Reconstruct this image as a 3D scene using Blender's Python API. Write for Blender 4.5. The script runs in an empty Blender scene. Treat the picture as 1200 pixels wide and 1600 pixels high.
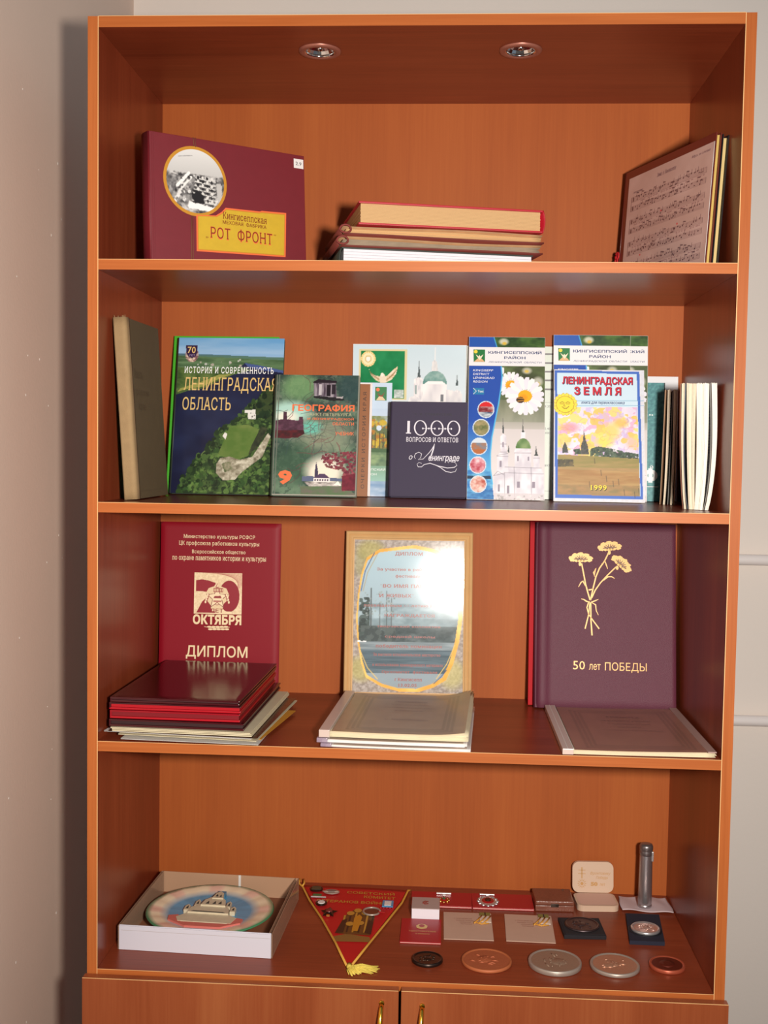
import bpy, bmesh, math, random
import numpy as np
from mathutils import Matrix, Vector, geometry

SC = bpy.context.scene
COL = SC.collection
RNG = np.random.RandomState(7)
random.seed(7)

# ------------------------------------------------------------------ camera, world, light, exposure
CAM_POS = (0.56025, -1.74207, 1.53621)
YAW, PITCH, ROLL = -0.056291, -0.057018, 0.015606
F_PX = 1781.78
fw = Vector((math.sin(YAW) * math.cos(PITCH), math.cos(YAW) * math.cos(PITCH), math.sin(PITCH)))
rt = Vector((math.cos(YAW), -math.sin(YAW), 0.0))
up = rt.cross(fw)
r2 = rt * math.cos(ROLL) + up * math.sin(ROLL)
u2 = -rt * math.sin(ROLL) + up * math.cos(ROLL)
cam_d = bpy.data.cameras.new('camera')
cam = bpy.data.objects.new('camera', cam_d)
COL.objects.link(cam)
M = Matrix((r2, u2, -fw)).transposed().to_4x4()
M.translation = CAM_POS
cam.matrix_world = M
cam_d.sensor_fit = 'VERTICAL'
cam_d.sensor_height = 32.0
cam_d.lens = F_PX * 32.0 / 1600.0
cam_d.clip_start = 0.02
SC.camera = cam

SC.view_settings.view_transform = 'Standard'
SC.view_settings.look = 'None'
SC.view_settings.gamma = 1.0
SC.view_settings.use_curve_mapping = False
SC.view_settings.exposure = 0.0

world = bpy.data.worlds.new('room_daylight')
SC.world = world
world.use_nodes = True
bg = world.node_tree.nodes['Background']
bg.inputs[0].default_value = (0.62, 0.76, 0.90, 1)
bg.inputs[1].default_value = 0.24

def spot(name, loc, target, power, size, angle, blend, col=(1, 1, 1)):
    l = bpy.data.lights.new(name, 'SPOT')
    l.energy = power; l.shadow_soft_size = size; l.color = col
    l.spot_size = math.radians(angle); l.spot_blend = blend
    o = bpy.data.objects.new(name, l); COL.objects.link(o)
    o.location = loc
    o.rotation_euler = (Vector(target) - Vector(loc)).to_track_quat('-Z', 'Y').to_euler()
    return o
# the camera flash, a hand's breadth to the right of the lens
spot('camera_flash', (0.80, -1.74, 1.575), (0.46, 0.3, 1.47), 196, 0.055, 110, 1.0, (1.0, 0.93, 0.84))

# ------------------------------------------------------------------ colours and materials
def s2l(c):
    c = np.asarray(c, float) / 255.0
    return np.where(c <= 0.04045, c / 12.92, ((c + 0.055) / 1.055) ** 2.4)

MATS = {}
def mat(name, rgb, rough=0.5, metal=0.0, spec=0.5, coat=0.0, bump=None, noise=None, coat_rough=0.1, sheen=0.0):
    """plain material, rgb in 0-255; bump=(scale, strength); noise=(scale, amount) mottles the colour"""
    if name in MATS: return MATS[name]
    m = bpy.data.materials.new(name); m.use_nodes = True
    nt = m.node_tree; b = nt.nodes['Principled BSDF']
    c = tuple(s2l(rgb)) + (1,)
    b.inputs['Base Color'].default_value = c
    b.inputs['Roughness'].default_value = rough
    b.inputs['Metallic'].default_value = metal
    b.inputs['Specular IOR Level'].default_value = spec
    b.inputs['Coat Weight'].default_value = coat
    b.inputs['Coat Roughness'].default_value = coat_rough
    tc = nt.nodes.new('ShaderNodeTexCoord')
    if noise:
        n = nt.nodes.new('ShaderNodeTexNoise'); n.inputs['Scale'].default_value = noise[0]; n.inputs['Detail'].default_value = 5
        nt.links.new(tc.outputs['Object'], n.inputs['Vector'])
        mx = nt.nodes.new('ShaderNodeMix'); mx.data_type = 'RGBA'
        a = noise[1]
        mx.inputs[6].default_value = tuple(min(1, v * (1 - a)) for v in c[:3]) + (1,)
        mx.inputs[7].default_value = tuple(min(1, v * (1 + a)) for v in c[:3]) + (1,)
        nt.links.new(n.outputs['Fac'], mx.inputs[0]); nt.links.new(mx.outputs[2], b.inputs['Base Color'])
    if bump:
        n2 = nt.nodes.new('ShaderNodeTexNoise'); n2.inputs['Scale'].default_value = bump[0]; n2.inputs['Detail'].default_value = 3
        nt.links.new(tc.outputs['Object'], n2.inputs['Vector'])
        bp = nt.nodes.new('ShaderNodeBump'); bp.inputs['Strength'].default_value = bump[1]; bp.inputs['Distance'].default_value = 0.001
        nt.links.new(n2.outputs['Fac'], bp.inputs['Height']); nt.links.new(bp.outputs['Normal'], b.inputs['Normal'])
    MATS[name] = m
    return m

def printed(name, rough=0.4, coat=0.0, spec=0.5, coat_rough=0.1):
    """printed picture: colour comes from the mesh's own ink attribute"""
    if name in MATS: return MATS[name]
    m = bpy.data.materials.new(name); m.use_nodes = True
    nt = m.node_tree; b = nt.nodes['Principled BSDF']
    a = nt.nodes.new('ShaderNodeVertexColor'); a.layer_name = 'ink'
    nt.links.new(a.outputs['Color'], b.inputs['Base Color'])
    b.inputs['Roughness'].default_value = rough
    b.inputs['Coat Weight'].default_value = coat
    b.inputs['Coat Roughness'].default_value = coat_rough
    b.inputs['Specular IOR Level'].default_value = spec
    MATS[name] = m
    return m

def clear(name, rgb, opacity, rough=0.15):
    """thin clear or milky plastic film"""
    if name in MATS: return MATS[name]
    m = bpy.data.materials.new(name); m.use_nodes = True
    nt = m.node_tree; b = nt.nodes['Principled BSDF']; out = nt.nodes['Material Output']
    b.inputs['Base Color'].default_value = tuple(s2l(rgb)) + (1,)
    b.inputs['Roughness'].default_value = rough
    tr = nt.nodes.new('ShaderNodeBsdfTransparent'); mx = nt.nodes.new('ShaderNodeMixShader')
    mx.inputs[0].default_value = opacity
    nt.links.new(tr.outputs[0], mx.inputs[1]); nt.links.new(b.outputs[0], mx.inputs[2]); nt.links.new(mx.outputs[0], out.inputs[0])
    MATS[name] = m
    return m

def wood(name, axis, c0, c1, c2, rough=0.38, streak=1.0):
    """alder laminate: long grain along the axis, fine pores across it, broad tonal bands"""
    m = bpy.data.materials.new(name); m.use_nodes = True
    nt = m.node_tree; b = nt.nodes['Principled BSDF']
    tc = nt.nodes.new('ShaderNodeTexCoord')
    def tex(sc_along, sc_across, detail, rough_):
        mp = nt.nodes.new('ShaderNodeMapping')
        s = [sc_across] * 3; s[axis] = sc_along
        mp.inputs['Scale'].default_value = s
        nt.links.new(tc.outputs['Object'], mp.inputs['Vector'])
        n = nt.nodes.new('ShaderNodeTexNoise'); n.inputs['Scale'].default_value = 1.0
        n.inputs['Detail'].default_value = detail; n.inputs['Roughness'].default_value = rough_
        n.inputs['Distortion'].default_value = 0.4
        nt.links.new(mp.outputs[0], n.inputs['Vector'])
        return n.outputs['Fac']
    r = nt.nodes.new('ShaderNodeValToRGB')
    r.color_ramp.elements[0].position = 0.32; r.color_ramp.elements[0].color = tuple(s2l(c0)) + (1,)
    r.color_ramp.elements[1].position = 0.70; r.color_ramp.elements[1].color = tuple(s2l(c2)) + (1,)
    e = r.color_ramp.elements.new(0.5); e.color = tuple(s2l(c1)) + (1,)
    f1 = tex(1.1, 16, 6, 0.6); f2 = tex(6, 260, 3, 0.6); f3 = tex(0.25, 7.0, 1, 0.4)
    m1 = nt.nodes.new('ShaderNodeMath'); m1.operation = 'MULTIPLY_ADD'; m1.inputs[1].default_value = 0.45 * streak
    nt.links.new(f2, m1.inputs[0])
    m2 = nt.nodes.new('ShaderNodeMath'); m2.operation = 'MULTIPLY_ADD'; m2.inputs[1].default_value = 0.5
    nt.links.new(f1, m2.inputs[0])
    m3 = nt.nodes.new('ShaderNodeMath'); m3.operation = 'MULTIPLY'; m3.inputs[1].default_value = 0.5
    nt.links.new(f3, m3.inputs[0])
    nt.links.new(m3.outputs[0], m2.inputs[2]); nt.links.new(m2.outputs[0], m1.inputs[2])
    m4 = nt.nodes.new('ShaderNodeMath'); m4.operation = 'ADD'; m4.inputs[1].default_value = -0.22 * streak
    nt.links.new(m1.outputs[0], m4.inputs[0]); nt.links.new(m4.outputs[0], r.inputs[0])
    nt.links.new(r.outputs[0], b.inputs['Base Color'])
    b.inputs['Roughness'].default_value = rough
    b.inputs['Specular IOR Level'].default_value = 0.3
    MATS[name] = m
    return m

# ------------------------------------------------------------------ mesh builder
class MB:
    def __init__(s): s.V = []; s.F = []; s.M = []; s.C = []; s.S = []; s.n = 0
    def add(s, vs, fs, m=0, col=None, smooth=False):
        base = s.n
        vs = [tuple(v) for v in vs]
        s.V += vs; s.n += len(vs)
        if col is None: s.C += [(1, 1, 1)] * len(vs)
        elif len(col) == 3 and not hasattr(col[0], '__len__'): s.C += [tuple(col)] * len(vs)
        else: s.C += [tuple(c) for c in col]
        for f in fs:
            s.F.append(tuple(base + i for i in f)); s.M.append(m); s.S.append(smooth)
        return s
    def box(s, x0, x1, y0, y1, z0, z1, m=0, bev=0.0, col=None, xf=None):
        bm = bmesh.new()
        bmesh.ops.create_cube(bm, size=1)
        for v in bm.verts:
            v.co = ((x0 + x1) / 2 + v.co.x * (x1 - x0), (y0 + y1) / 2 + v.co.y * (y1 - y0), (z0 + z1) / 2 + v.co.z * (z1 - z0))
        if bev > 0:
            bmesh.ops.bevel(bm, geom=bm.edges[:], offset=bev, segments=2, profile=0.6, affect='EDGES')
        s._bm(bm, m, bev > 0, xf, col)
        return s
    def _bm(s, bm, m, smooth=False, xf=None, col=None):
        bm.verts.index_update()
        vs = [tuple((xf @ v.co) if xf else v.co) for v in bm.verts]
        fs = [[v.index for v in f.verts] for f in bm.faces]
        s.add(vs, fs, m, col, False)
        bm.free()
    def prism(s, poly, y0, y1, m=0, caps=True):
        """poly in (x, z), counter-clockwise seen from -y, extruded y0..y1"""
        n = len(poly)
        vs = [(x, y0, z) for x, z in poly] + [(x, y1, z) for x, z in poly]
        fs = [(i, i + n, (i + 1) % n + n, (i + 1) % n) for i in range(n)]
        if caps: fs += [tuple(range(n)), tuple(range(2 * n - 1, n - 1, -1))]
        return s.add(vs, fs, m)
    def lathe(s, prof, c=(0, 0, 0), n=40, m=0, cols=None, smooth=True):
        vs = []; cc = []
        for k, (r, z) in enumerate(prof):
            for i in range(n):
                a = 2 * math.pi * i / n
                vs.append((c[0] + r * math.cos(a), c[1] + r * math.sin(a), c[2] + z))
                cc.append(cols[k] if cols else (1, 1, 1))
        fs = []
        for k in range(len(prof) - 1):
            for i in range(n):
                j = (i + 1) % n
                fs.append((k * n + i, k * n + j, (k + 1) * n + j, (k + 1) * n + i))
        s.add(vs, fs, m, cc, smooth)
        return s
    def tube(s, pts, r, m=0, n=8, cap=True, smooth=True):
        pts = [Vector(p) for p in pts]
        rs = r if hasattr(r, '__len__') else [r] * len(pts)
        vs = []
        ref = Vector((0, 0, 1))
        for i, p in enumerate(pts):
            t = (pts[min(i + 1, len(pts) - 1)] - pts[max(i - 1, 0)]).normalized()
            a = t.cross(ref)
            if a.length < 1e-3: a = t.cross(Vector((1, 0, 0)))
            a.normalize(); b = t.cross(a)
            for k in range(n):
                an = 2 * math.pi * k / n
                vs.append(p + (a * math.cos(an) + b * math.sin(an)) * rs[i])
        fs = []
        for i in range(len(pts) - 1):
            for k in range(n):
                j = (k + 1) % n
                fs.append((i * n + k, i * n + j, (i + 1) * n + j, (i + 1) * n + k))
        if cap:
            fs.append(tuple(range(n - 1, -1, -1))); fs.append(tuple((len(pts) - 1) * n + k for k in range(n)))
        return s.add(vs, fs, m, None, smooth)
    def surf(s, fn, nu, nv, m=0, th=0.0, smooth=True):
        """grid from fn(u, v) -> point; th gives it a second side"""
        P = [[Vector(fn(i / nu, j / nv)) for i in range(nu + 1)] for j in range(nv + 1)]
        vs = [p for row in P for p in row]
        W = nu + 1
        fs = [(j * W + i, j * W + i + 1, (j + 1) * W + i + 1, (j + 1) * W + i) for j in range(nv) for i in range(nu)]
        if th:
            N = []
            for j in range(nv + 1):
                for i in range(nu + 1):
                    du = P[j][min(i + 1, nu)] - P[j][max(i - 1, 0)]; dv = P[min(j + 1, nv)][i] - P[max(j - 1, 0)][i]
                    N.append(du.cross(dv).normalized())
            o = len(vs)
            vs = vs + [v - n_ * th for v, n_ in zip(vs, N)]
            fs += [tuple(o + k for k in reversed(f)) for f in fs[:nu * nv]]
            ring = [i for i in range(W)] + [j * W + nu for j in range(1, nv + 1)] + [nv * W + i for i in range(nu - 1, -1, -1)] + [j * W for j in range(nv - 1, 0, -1)]
            for a, b in zip(ring, ring[1:] + ring[:1]): fs.append((a, o + a, o + b, b))
        return s.add(vs, fs, m, None, smooth)
    def stroke(s, pts, w, y, m=0):
        """flat ribbon along (x, z) points lying in the plane y, facing -y"""
        pts = [Vector((a, b)) for a, b in pts]
        ws = w if hasattr(w, '__len__') else [w] * len(pts)
        L = []; R = []
        for i, p in enumerate(pts):
            t = (pts[min(i + 1, len(pts) - 1)] - pts[max(i - 1, 0)])
            t = t.normalized() if t.length > 0 else Vector((1, 0))
            nn = Vector((-t.y, t.x)) * ws[i] / 2
            L.append(p + nn); R.append(p - nn)
        vs = [(p.x, y, p.y) for p in L] + [(p.x, y, p.y) for p in R]
        n = len(pts)
        return s.add(vs, [(i + n, i + n + 1, i + 1, i) for i in range(n - 1)], m)
    def disc(s, cx, cz, rx, rz, y, m=0, n=28, a0=0.0, wob=0.0):
        vs = [(cx, y, cz)] + [(cx + rx * (1 + wob * math.sin(7 * a)) * math.cos(a + a0), y, cz + rz * (1 + wob * math.sin(7 * a)) * math.sin(a + a0)) for a in [2 * math.pi * i / n for i in range(n)]]
        return s.add(vs, [(0, i + 1, (i + 1) % n + 1) for i in range(n)], m)
    def poly(s, pts, y, m=0):
        return s.add([(a, y, b) for a, b in pts], [tuple(range(len(pts)))], m)
    def text(s, body, x0, z0, x1, z1, y, m=0, serif=False, bold=0.0, shear=0.0, space=1.0):
        """lettering fitted into a box of the plane y, facing -y"""
        vs, fs = glyphs(body, serif, bold, shear, space)
        a = np.array(vs)
        mn = a.min(0); mx = a.max(0)
        q = (a - mn) / np.maximum(mx - mn, 1e-6)
        out = [(x0 + (x1 - x0) * u, y, z0 + (z1 - z0) * v) for u, v in q]
        return s.add(out, fs, m)
    def pic(s, cv, x0, z0, w, h, y, m=0, bend=None):
        """printed picture as a fine grid of inked points"""
        A = cv.final(); ny, nx = A.shape[:2]
        xs = x0 + np.linspace(0, w, nx); zs = z0 + h - np.linspace(0, h, ny)
        X, Z = np.meshgrid(xs, zs)
        Y = np.full_like(X, y) if bend is None else y + bend((X - x0) / w, (Z - z0) / h)
        vs = np.stack([X, Y, Z], -1).reshape(-1, 3)
        idx = np.arange(nx * ny).reshape(ny, nx)
        f = np.stack([idx[1:, :-1], idx[1:, 1:], idx[:-1, 1:], idx[:-1, :-1]], -1).reshape(-1, 4)
        base = s.n
        s.V += vs.tolist(); s.n += len(vs); s.C += A.reshape(-1, 3).tolist()
        s.F += (f + base).tolist(); s.M += [m] * len(f); s.S += [bend is not None] * len(f)
        return s
    def build(s, name, mats, parent=None, label=None, kind=None):
        me = bpy.data.meshes.new(name)
        me.from_pydata(s.V, [], s.F)
        for k in (mats if isinstance(mats, (list, tuple)) else [mats]): me.materials.append(k)
        me.polygons.foreach_set('material_index', s.M)
        me.polygons.foreach_set('use_smooth', s.S)
        ca = me.color_attributes.new('ink', 'FLOAT_COLOR', 'POINT')
        c = np.ones((len(s.C), 4), np.float32); c[:, :3] = s.C
        ca.data.foreach_set('color', c.ravel())
        me.update()
        o = bpy.data.objects.new(name, me); COL.objects.link(o)
        if parent: o.parent = parent
        if label: o['label'] = label
        if kind: o['kind'] = kind
        return o

GC = {}
def glyphs(body, serif, bold, shear, space):
    """outlines of a line of lettering, filled by winding number; serif adds slab feet to the stems"""
    key = (body, serif, bold, shear, space)
    if key in GC: return GC[key]
    cu = bpy.data.curves.new('lettering', 'FONT'); cu.body = body; cu.resolution_u = 2; cu.fill_mode = 'NONE'
    cu.shear = shear; cu.space_character = space * (1.07 if serif else 1.0)
    o = bpy.data.objects.new('lettering', cu); COL.objects.link(o)
    me = bpy.data.meshes.new_from_object(o)
    P = [Vector((v.co.x, v.co.y)) for v in me.vertices]; E = [tuple(e.vertices) for e in me.edges]
    bpy.data.objects.remove(o); bpy.data.curves.remove(cu); bpy.data.meshes.remove(me)
    nxt = dict(E); prv = {b: a for a, b in E}; seen = set(); best = 0.0
    for a in list(nxt):
        if a in seen: continue
        q = a; ar = 0.0
        while q not in seen and q in nxt:
            seen.add(q); r = nxt[q]; ar += P[q].x * P[r].y - P[r].x * P[q].y; q = r
        if abs(ar) > abs(best): best = ar
    if bold:      # push every outline outwards along its mitre
        sg = 1.0 if best < 0 else -1.0; Q = []
        for i, v in enumerate(P):
            d0 = (v - P[prv[i]]); d1 = (P[nxt[i]] - v)
            d0 = d0.normalized() if d0.length > 1e-7 else d1.normalized(); d1 = d1.normalized() if d1.length > 1e-7 else d0
            n0 = Vector((-d0.y, d0.x)); n1 = Vector((-d1.y, d1.x)); m_ = n0 + n1
            m_ = m_ / max(0.5, m_.dot(n0)) if m_.length > 1e-4 else n0
            Q.append(v + m_ * (bold * sg))
        P = Q
    if serif:
        add = []
        for a, b in E:
            (xa, ya), (xb, yb) = P[a], P[b]
            if abs(ya - yb) < 1e-3 and 0.05 < abs(xa - xb) < 0.16 and min(abs(ya + bold), abs(ya - 0.728 - bold), abs(ya - 0.546 - bold)) < 0.014:
                top = ya > 0.3; x0, x1 = min(xa, xb) - 0.05, max(xa, xb) + 0.05
                add.append((x0, x1, ya - (0.05 if top else 0), ya + (0 if top else 0.05)))
        for x0, x1, y0, y1 in add:
            k = len(P); q = [(x0, y0), (x1, y0), (x1, y1), (x0, y1)]
            if best < 0: q.reverse()
            P += [Vector(v) for v in q]; E += [(k, k + 1), (k + 1, k + 2), (k + 2, k + 3), (k + 3, k)]
    V, _, F, *_r = geometry.delaunay_2d_cdt(P, E, [], 0, 1e-5)
    V = np.array([(v.x, v.y) for v in V]); F = np.array([f for f in F if len(f) == 3])
    c = V[F].mean(1)
    A = np.array([P[a] for a, b in E]); B = np.array([P[b] for a, b in E])
    cx, cy = c[:, 0:1], c[:, 1:2]
    upw = (A[:, 1] <= cy) & (B[:, 1] > cy); dnw = (A[:, 1] > cy) & (B[:, 1] <= cy)
    side = (B[:, 0] - A[:, 0]) * (cy - A[:, 1]) - (cx - A[:, 0]) * (B[:, 1] - A[:, 1])
    wn = (upw & (side > 0)).sum(1) - (dnw & (side < 0)).sum(1)
    F = F[wn != 0]
    t = V[F]; ar = (t[:, 1, 0] - t[:, 0, 0]) * (t[:, 2, 1] - t[:, 0, 1]) - (t[:, 2, 0] - t[:, 0, 0]) * (t[:, 1, 1] - t[:, 0, 1])
    F[ar < 0] = F[ar < 0][:, ::-1]
    used = np.unique(F); mp = np.full(len(V), -1); mp[used] = np.arange(len(used))
    GC[key] = (V[used].tolist(), mp[F].tolist())
    return GC[key]

# ------------------------------------------------------------------ little painter for printed pictures
class Canv:
    """W x H drawing units, nx grid points across; colours 0-255"""
    def __init__(s, W, H, nx, col=(255, 255, 255)):
        s.W, s.H = W, H; s.nx = nx; s.ny = max(2, int(round(nx * H / W)))
        s.X, s.Y = np.meshgrid(np.linspace(0, W, s.nx), np.linspace(0, H, s.ny))
        s.A = np.empty((s.ny, s.nx, 3)); s.A[:] = col
        s.rs = np.random.RandomState(3)
    def noise(s, sx, sy=None, octs=3, seed=0):
        sy = sy or sx; out = np.zeros_like(s.X); amp = 1.0; tot = 0
        rs = np.random.RandomState(seed + 11)
        for o in range(octs):
            gx = s.X / sx * 2 ** o; gy = s.Y / sy * 2 ** o
            R = rs.rand(int(gy.max()) + 3, int(gx.max()) + 3)
            ix = gx.astype(int); iy = gy.astype(int); fx = gx - ix; fy = gy - iy
            fx = fx * fx * (3 - 2 * fx); fy = fy * fy * (3 - 2 * fy)
            out += amp * ((R[iy, ix] * (1 - fx) + R[iy, ix + 1] * fx) * (1 - fy) + (R[iy + 1, ix] * (1 - fx) + R[iy + 1, ix + 1] * fx) * fy)
            tot += amp; amp *= 0.6
        return out / tot
    def mpoly(s, pts):
        m = np.zeros_like(s.X, bool); n = len(pts)
        for i in range(n):
            x0, y0 = pts[i]; x1, y1 = pts[(i + 1) % n]
            if y0 == y1: continue
            c = ((y0 > s.Y) != (y1 > s.Y)) & (s.X < (x1 - x0) * (s.Y - y0) / (y1 - y0) + x0)
            m ^= c
        return m
    def mrect(s, x0, y0, x1, y1): return (s.X >= x0) & (s.X <= x1) & (s.Y >= y0) & (s.Y <= y1)
    def mell(s, cx, cy, rx, ry): return ((s.X - cx) / rx) ** 2 + ((s.Y - cy) / ry) ** 2 <= 1
    def put(s, m, col, a=1.0, col2=None, tex=None):
        m = np.asarray(m, float) * a
        c = np.empty_like(s.A); c[:] = col
        if col2 is not None:
            t = np.clip((tex - 0.25) / 0.5, 0, 1)[..., None]
            c = c * (1 - t) + np.asarray(col2, float) * t
        s.A = s.A * (1 - m[..., None]) + c * m[..., None]
        return s
    def rect(s, x0, y0, x1, y1, col, **k): return s.put(s.mrect(x0, y0, x1, y1), col, **k)
    def ell(s, cx, cy, rx, ry, col, **k): return s.put(s.mell(cx, cy, rx, ry), col, **k)
    def poly(s, pts, col, **k): return s.put(s.mpoly(pts), col, **k)
    def blob(s, cx, cy, rx, ry, col, a=1.0, **k):
        d = ((s.X - cx) / rx) ** 2 + ((s.Y - cy) / ry) ** 2
        return s.put(np.clip(1.3 - d, 0, 1), col, a, **k)
    def vgrad(s, y0, y1, c0, c1, m=None):
        t = np.clip((s.Y - y0) / (y1 - y0), 0, 1)[..., None]
        c = np.asarray(c0, float) * (1 - t) + np.asarray(c1, float) * t
        mm = ((s.Y >= y0) & (s.Y <= y1)) if m is None else m
        mm = mm.astype(float)[..., None]
        s.A = s.A * (1 - mm) + c * mm
        return s
    def line(s, pts, w, col, a=1.0):
        for (x0, y0), (x1, y1) in zip(pts, pts[1:]):
            dx, dy = x1 - x0, y1 - y0; L = dx * dx + dy * dy + 1e-9
            t = np.clip(((s.X - x0) * dx + (s.Y - y0) * dy) / L, 0, 1)
            d = np.hypot(s.X - x0 - t * dx, s.Y - y0 - t * dy)
            s.put(np.clip((w / 2 - d) / (s.W / s.nx) + 0.5, 0, 1), col, a)
        return s
    def speck(s, m, cols, n, r, seed=1):
        rs = np.random.RandomState(seed); ys, xs = np.nonzero(m)
        if len(ys) == 0: return s
        for k in range(n):
            i = rs.randint(len(ys)); cx = s.X[ys[i], xs[i]]; cy = s.Y[ys[i], xs[i]]
            rr = r * (0.5 + rs.rand())
            s.put(s.mell(cx, cy, rr * (0.8 + 0.5 * rs.rand()), rr) & m, cols[rs.randint(len(cols))], 0.85)
        return s
    def final(s): return np.clip(s2l(np.clip(s.A, 0, 255)) * 1.1, 0, 0.93)

# ------------------------------------------------------------------ things
def thing(name, label, cat, O=(0, 0, 0), r=(1, 0, 0), u=(0, 0, 1), group=None, lift_th=0.0):
    """Empty at a thing's base; local x = r (its right), local z = u (its top), local y = into the thing"""
    e = bpy.data.objects.new(name, None); COL.objects.link(e); e.empty_display_size = 0.02
    r = Vector(r).normalized(); u = Vector(u); u = (u - r * u.dot(r)).normalized(); n = u.cross(r)
    m = Matrix((r, n, u)).transposed().to_4x4()
    m.translation = Vector(O) + Vector((0, 0, max(0, -n.z * lift_th) + (0.0009 if lift_th else 0)))
    e.matrix_world = m
    e['label'] = label; e['category'] = cat
    if group: e['group'] = group
    return e
def tag(o, label, cat, group=None):
    o['label'] = label; o['category'] = cat
    if group: o['group'] = group
    return o
def place(o, O, r=(1, 0, 0), u=(0, 0, 1)):
    r = Vector(r).normalized(); u = Vector(u); u = (u - r * u.dot(r)).normalized(); n = u.cross(r)
    m = Matrix((r, n, u)).transposed().to_4x4(); m.translation = Vector(O)
    o.matrix_world = m
    return o
def flat(deg=0.0):
    """frame of a thing lying on its back: local y points down"""
    a = math.radians(deg)
    return dict(r=(math.cos(a), math.sin(a), 0), u=(-math.sin(a), math.cos(a), 0))

# ================================================================== THE ROOM
GAP, YB = 0.168, 0.85
m_wall_l = mat('painted_plaster_left', (232, 206, 188), 0.6, bump=(160, 0.25), noise=(3, 0.05))
m_wall_b = mat('painted_plaster_back', (232, 220, 210), 0.7, bump=(120, 0.3), noise=(2.5, 0.04))
def wall(name, x0, x1, y0, y1, z0, z1, m):
    return MB().box(x0, x1, y0, y1, z0, z1).build(name, m, kind='structure')
wl = MB().box(-GAP - 0.1, -GAP, -3.2, YB, 0, 3.0)
rs = np.random.RandomState(5)
for k in range(90):   # tiny flecks of bare plaster in the paint
    y = rs.uniform(-0.35, 0.75); z = rs.uniform(0.3, 2.45); q = rs.uniform(0.0006, 0.0016)
    wl.box(-GAP, -GAP + 0.0004, y - q, y + q, z - q, z + q * rs.uniform(1, 2.2), 1)
wl.build('wall_left', [m_wall_l, mat('bare_plaster', (236, 230, 222), 0.8)], kind='structure')
wall('wall_back', -GAP - 0.1, 2.6, YB, YB + 0.1, 0, 3.0, m_wall_b)
wall('floor', -GAP - 0.1, 2.6, -3.2, YB + 0.1, -0.05, 0, mat('brown_linoleum', (120, 90, 66), 0.4, noise=(6, 0.15)))
mb = MB().box(-GAP + 0.005, 0.10, YB - 0.012, YB, 2.548, 2.60, 0, 0.002)
mb.build('trim_1', mat('pinkish_trim_paint', (205, 180, 175), 0.5), kind='structure')

# heating pipes along the back wall
m_pipe = mat('white_pipe_paint', (236, 226, 222), 0.3)
for z, lab in ((1.299, 'upper white heating pipe running along the wall right of the bookcase'),
               (0.938, 'lower white heating pipe running along the wall right of the bookcase')):
    t = thing('heating_pipe', lab, 'pipe', (0, YB - 0.03, z), group='heating pipes on the back wall')
    MB().tube([(-GAP + 0.01, 0, 0), (2.55, 0, 0)], 0.0118, n=20).build('pipe_run', m_pipe, t)
    for x in (0.30, 1.9):
        MB().box(x - 0.012, x + 0.012, 0.008, 0.03, -0.014, 0.014, 0, 0.002).build('wall_clip', m_pipe, t)

# ================================================================== THE BOOKCASE
W, T, D = 1.0, 0.016, 0.3905
ZTOP, Z1, Z2, Z3, Z4 = 2.182, 1.8178, 1.4438, 1.0671, 0.70
WC = ((116, 49, 28), (133, 58, 34), (150, 70, 42))
m_v = wood('alder_laminate_upright', 2, *WC, rough=0.3)
m_h = wood('alder_laminate_shelf', 0, *WC, rough=0.3)
m_back = wood('alder_board_back', 2, (154, 75, 26), (162, 81, 30), (170, 89, 35), rough=0.6, streak=0.8)
EC = ((164, 86, 38), (176, 96, 45), (188, 107, 54))
m_ev = wood('alder_edging_upright', 2, *EC, rough=0.4)
m_eh = wood('alder_edging_shelf', 0, *EC, rough=0.4)
m_lip = mat('pale_edge_glue_line', (226, 176, 120), 0.4)
case = thing('bookcase', 'tall alder-coloured open bookcase with three shelves and low cupboard doors', 'bookcase', (0, 0, 0))
def panel(name, x0, x1, y0, y1, z0, z1, m, me):
    """board whose front edge carries edging tape with a pale glue line"""
    b = MB().box(x0, x1, y0 + 0.0006, y1, z0, z1, 0)
    b.box(x0, x1, y0, y0 + 0.0006, z0, z1, 1)
    if x1 - x0 > z1 - z0:
        b.box(x0, x1, y0 - 0.00005, y0 + 0.0002, z1 - 0.0007, z1 + 0.00003, 2)
    else:
        xi = x1 if x0 < 0.5 else x0
        b.box(xi - 0.0006, xi + 0.0006, y0 - 0.00005, y0 + 0.0004, z0, z1, 2)
    return b.build(name, [m, me, m_lip], case)
panel('side_panel', 0, T, 0, D, 0.02, ZTOP, m_v, m_ev)
panel('side_panel', W - T, W, 0, D, 0.02, ZTOP, m_v, m_ev)
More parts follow.
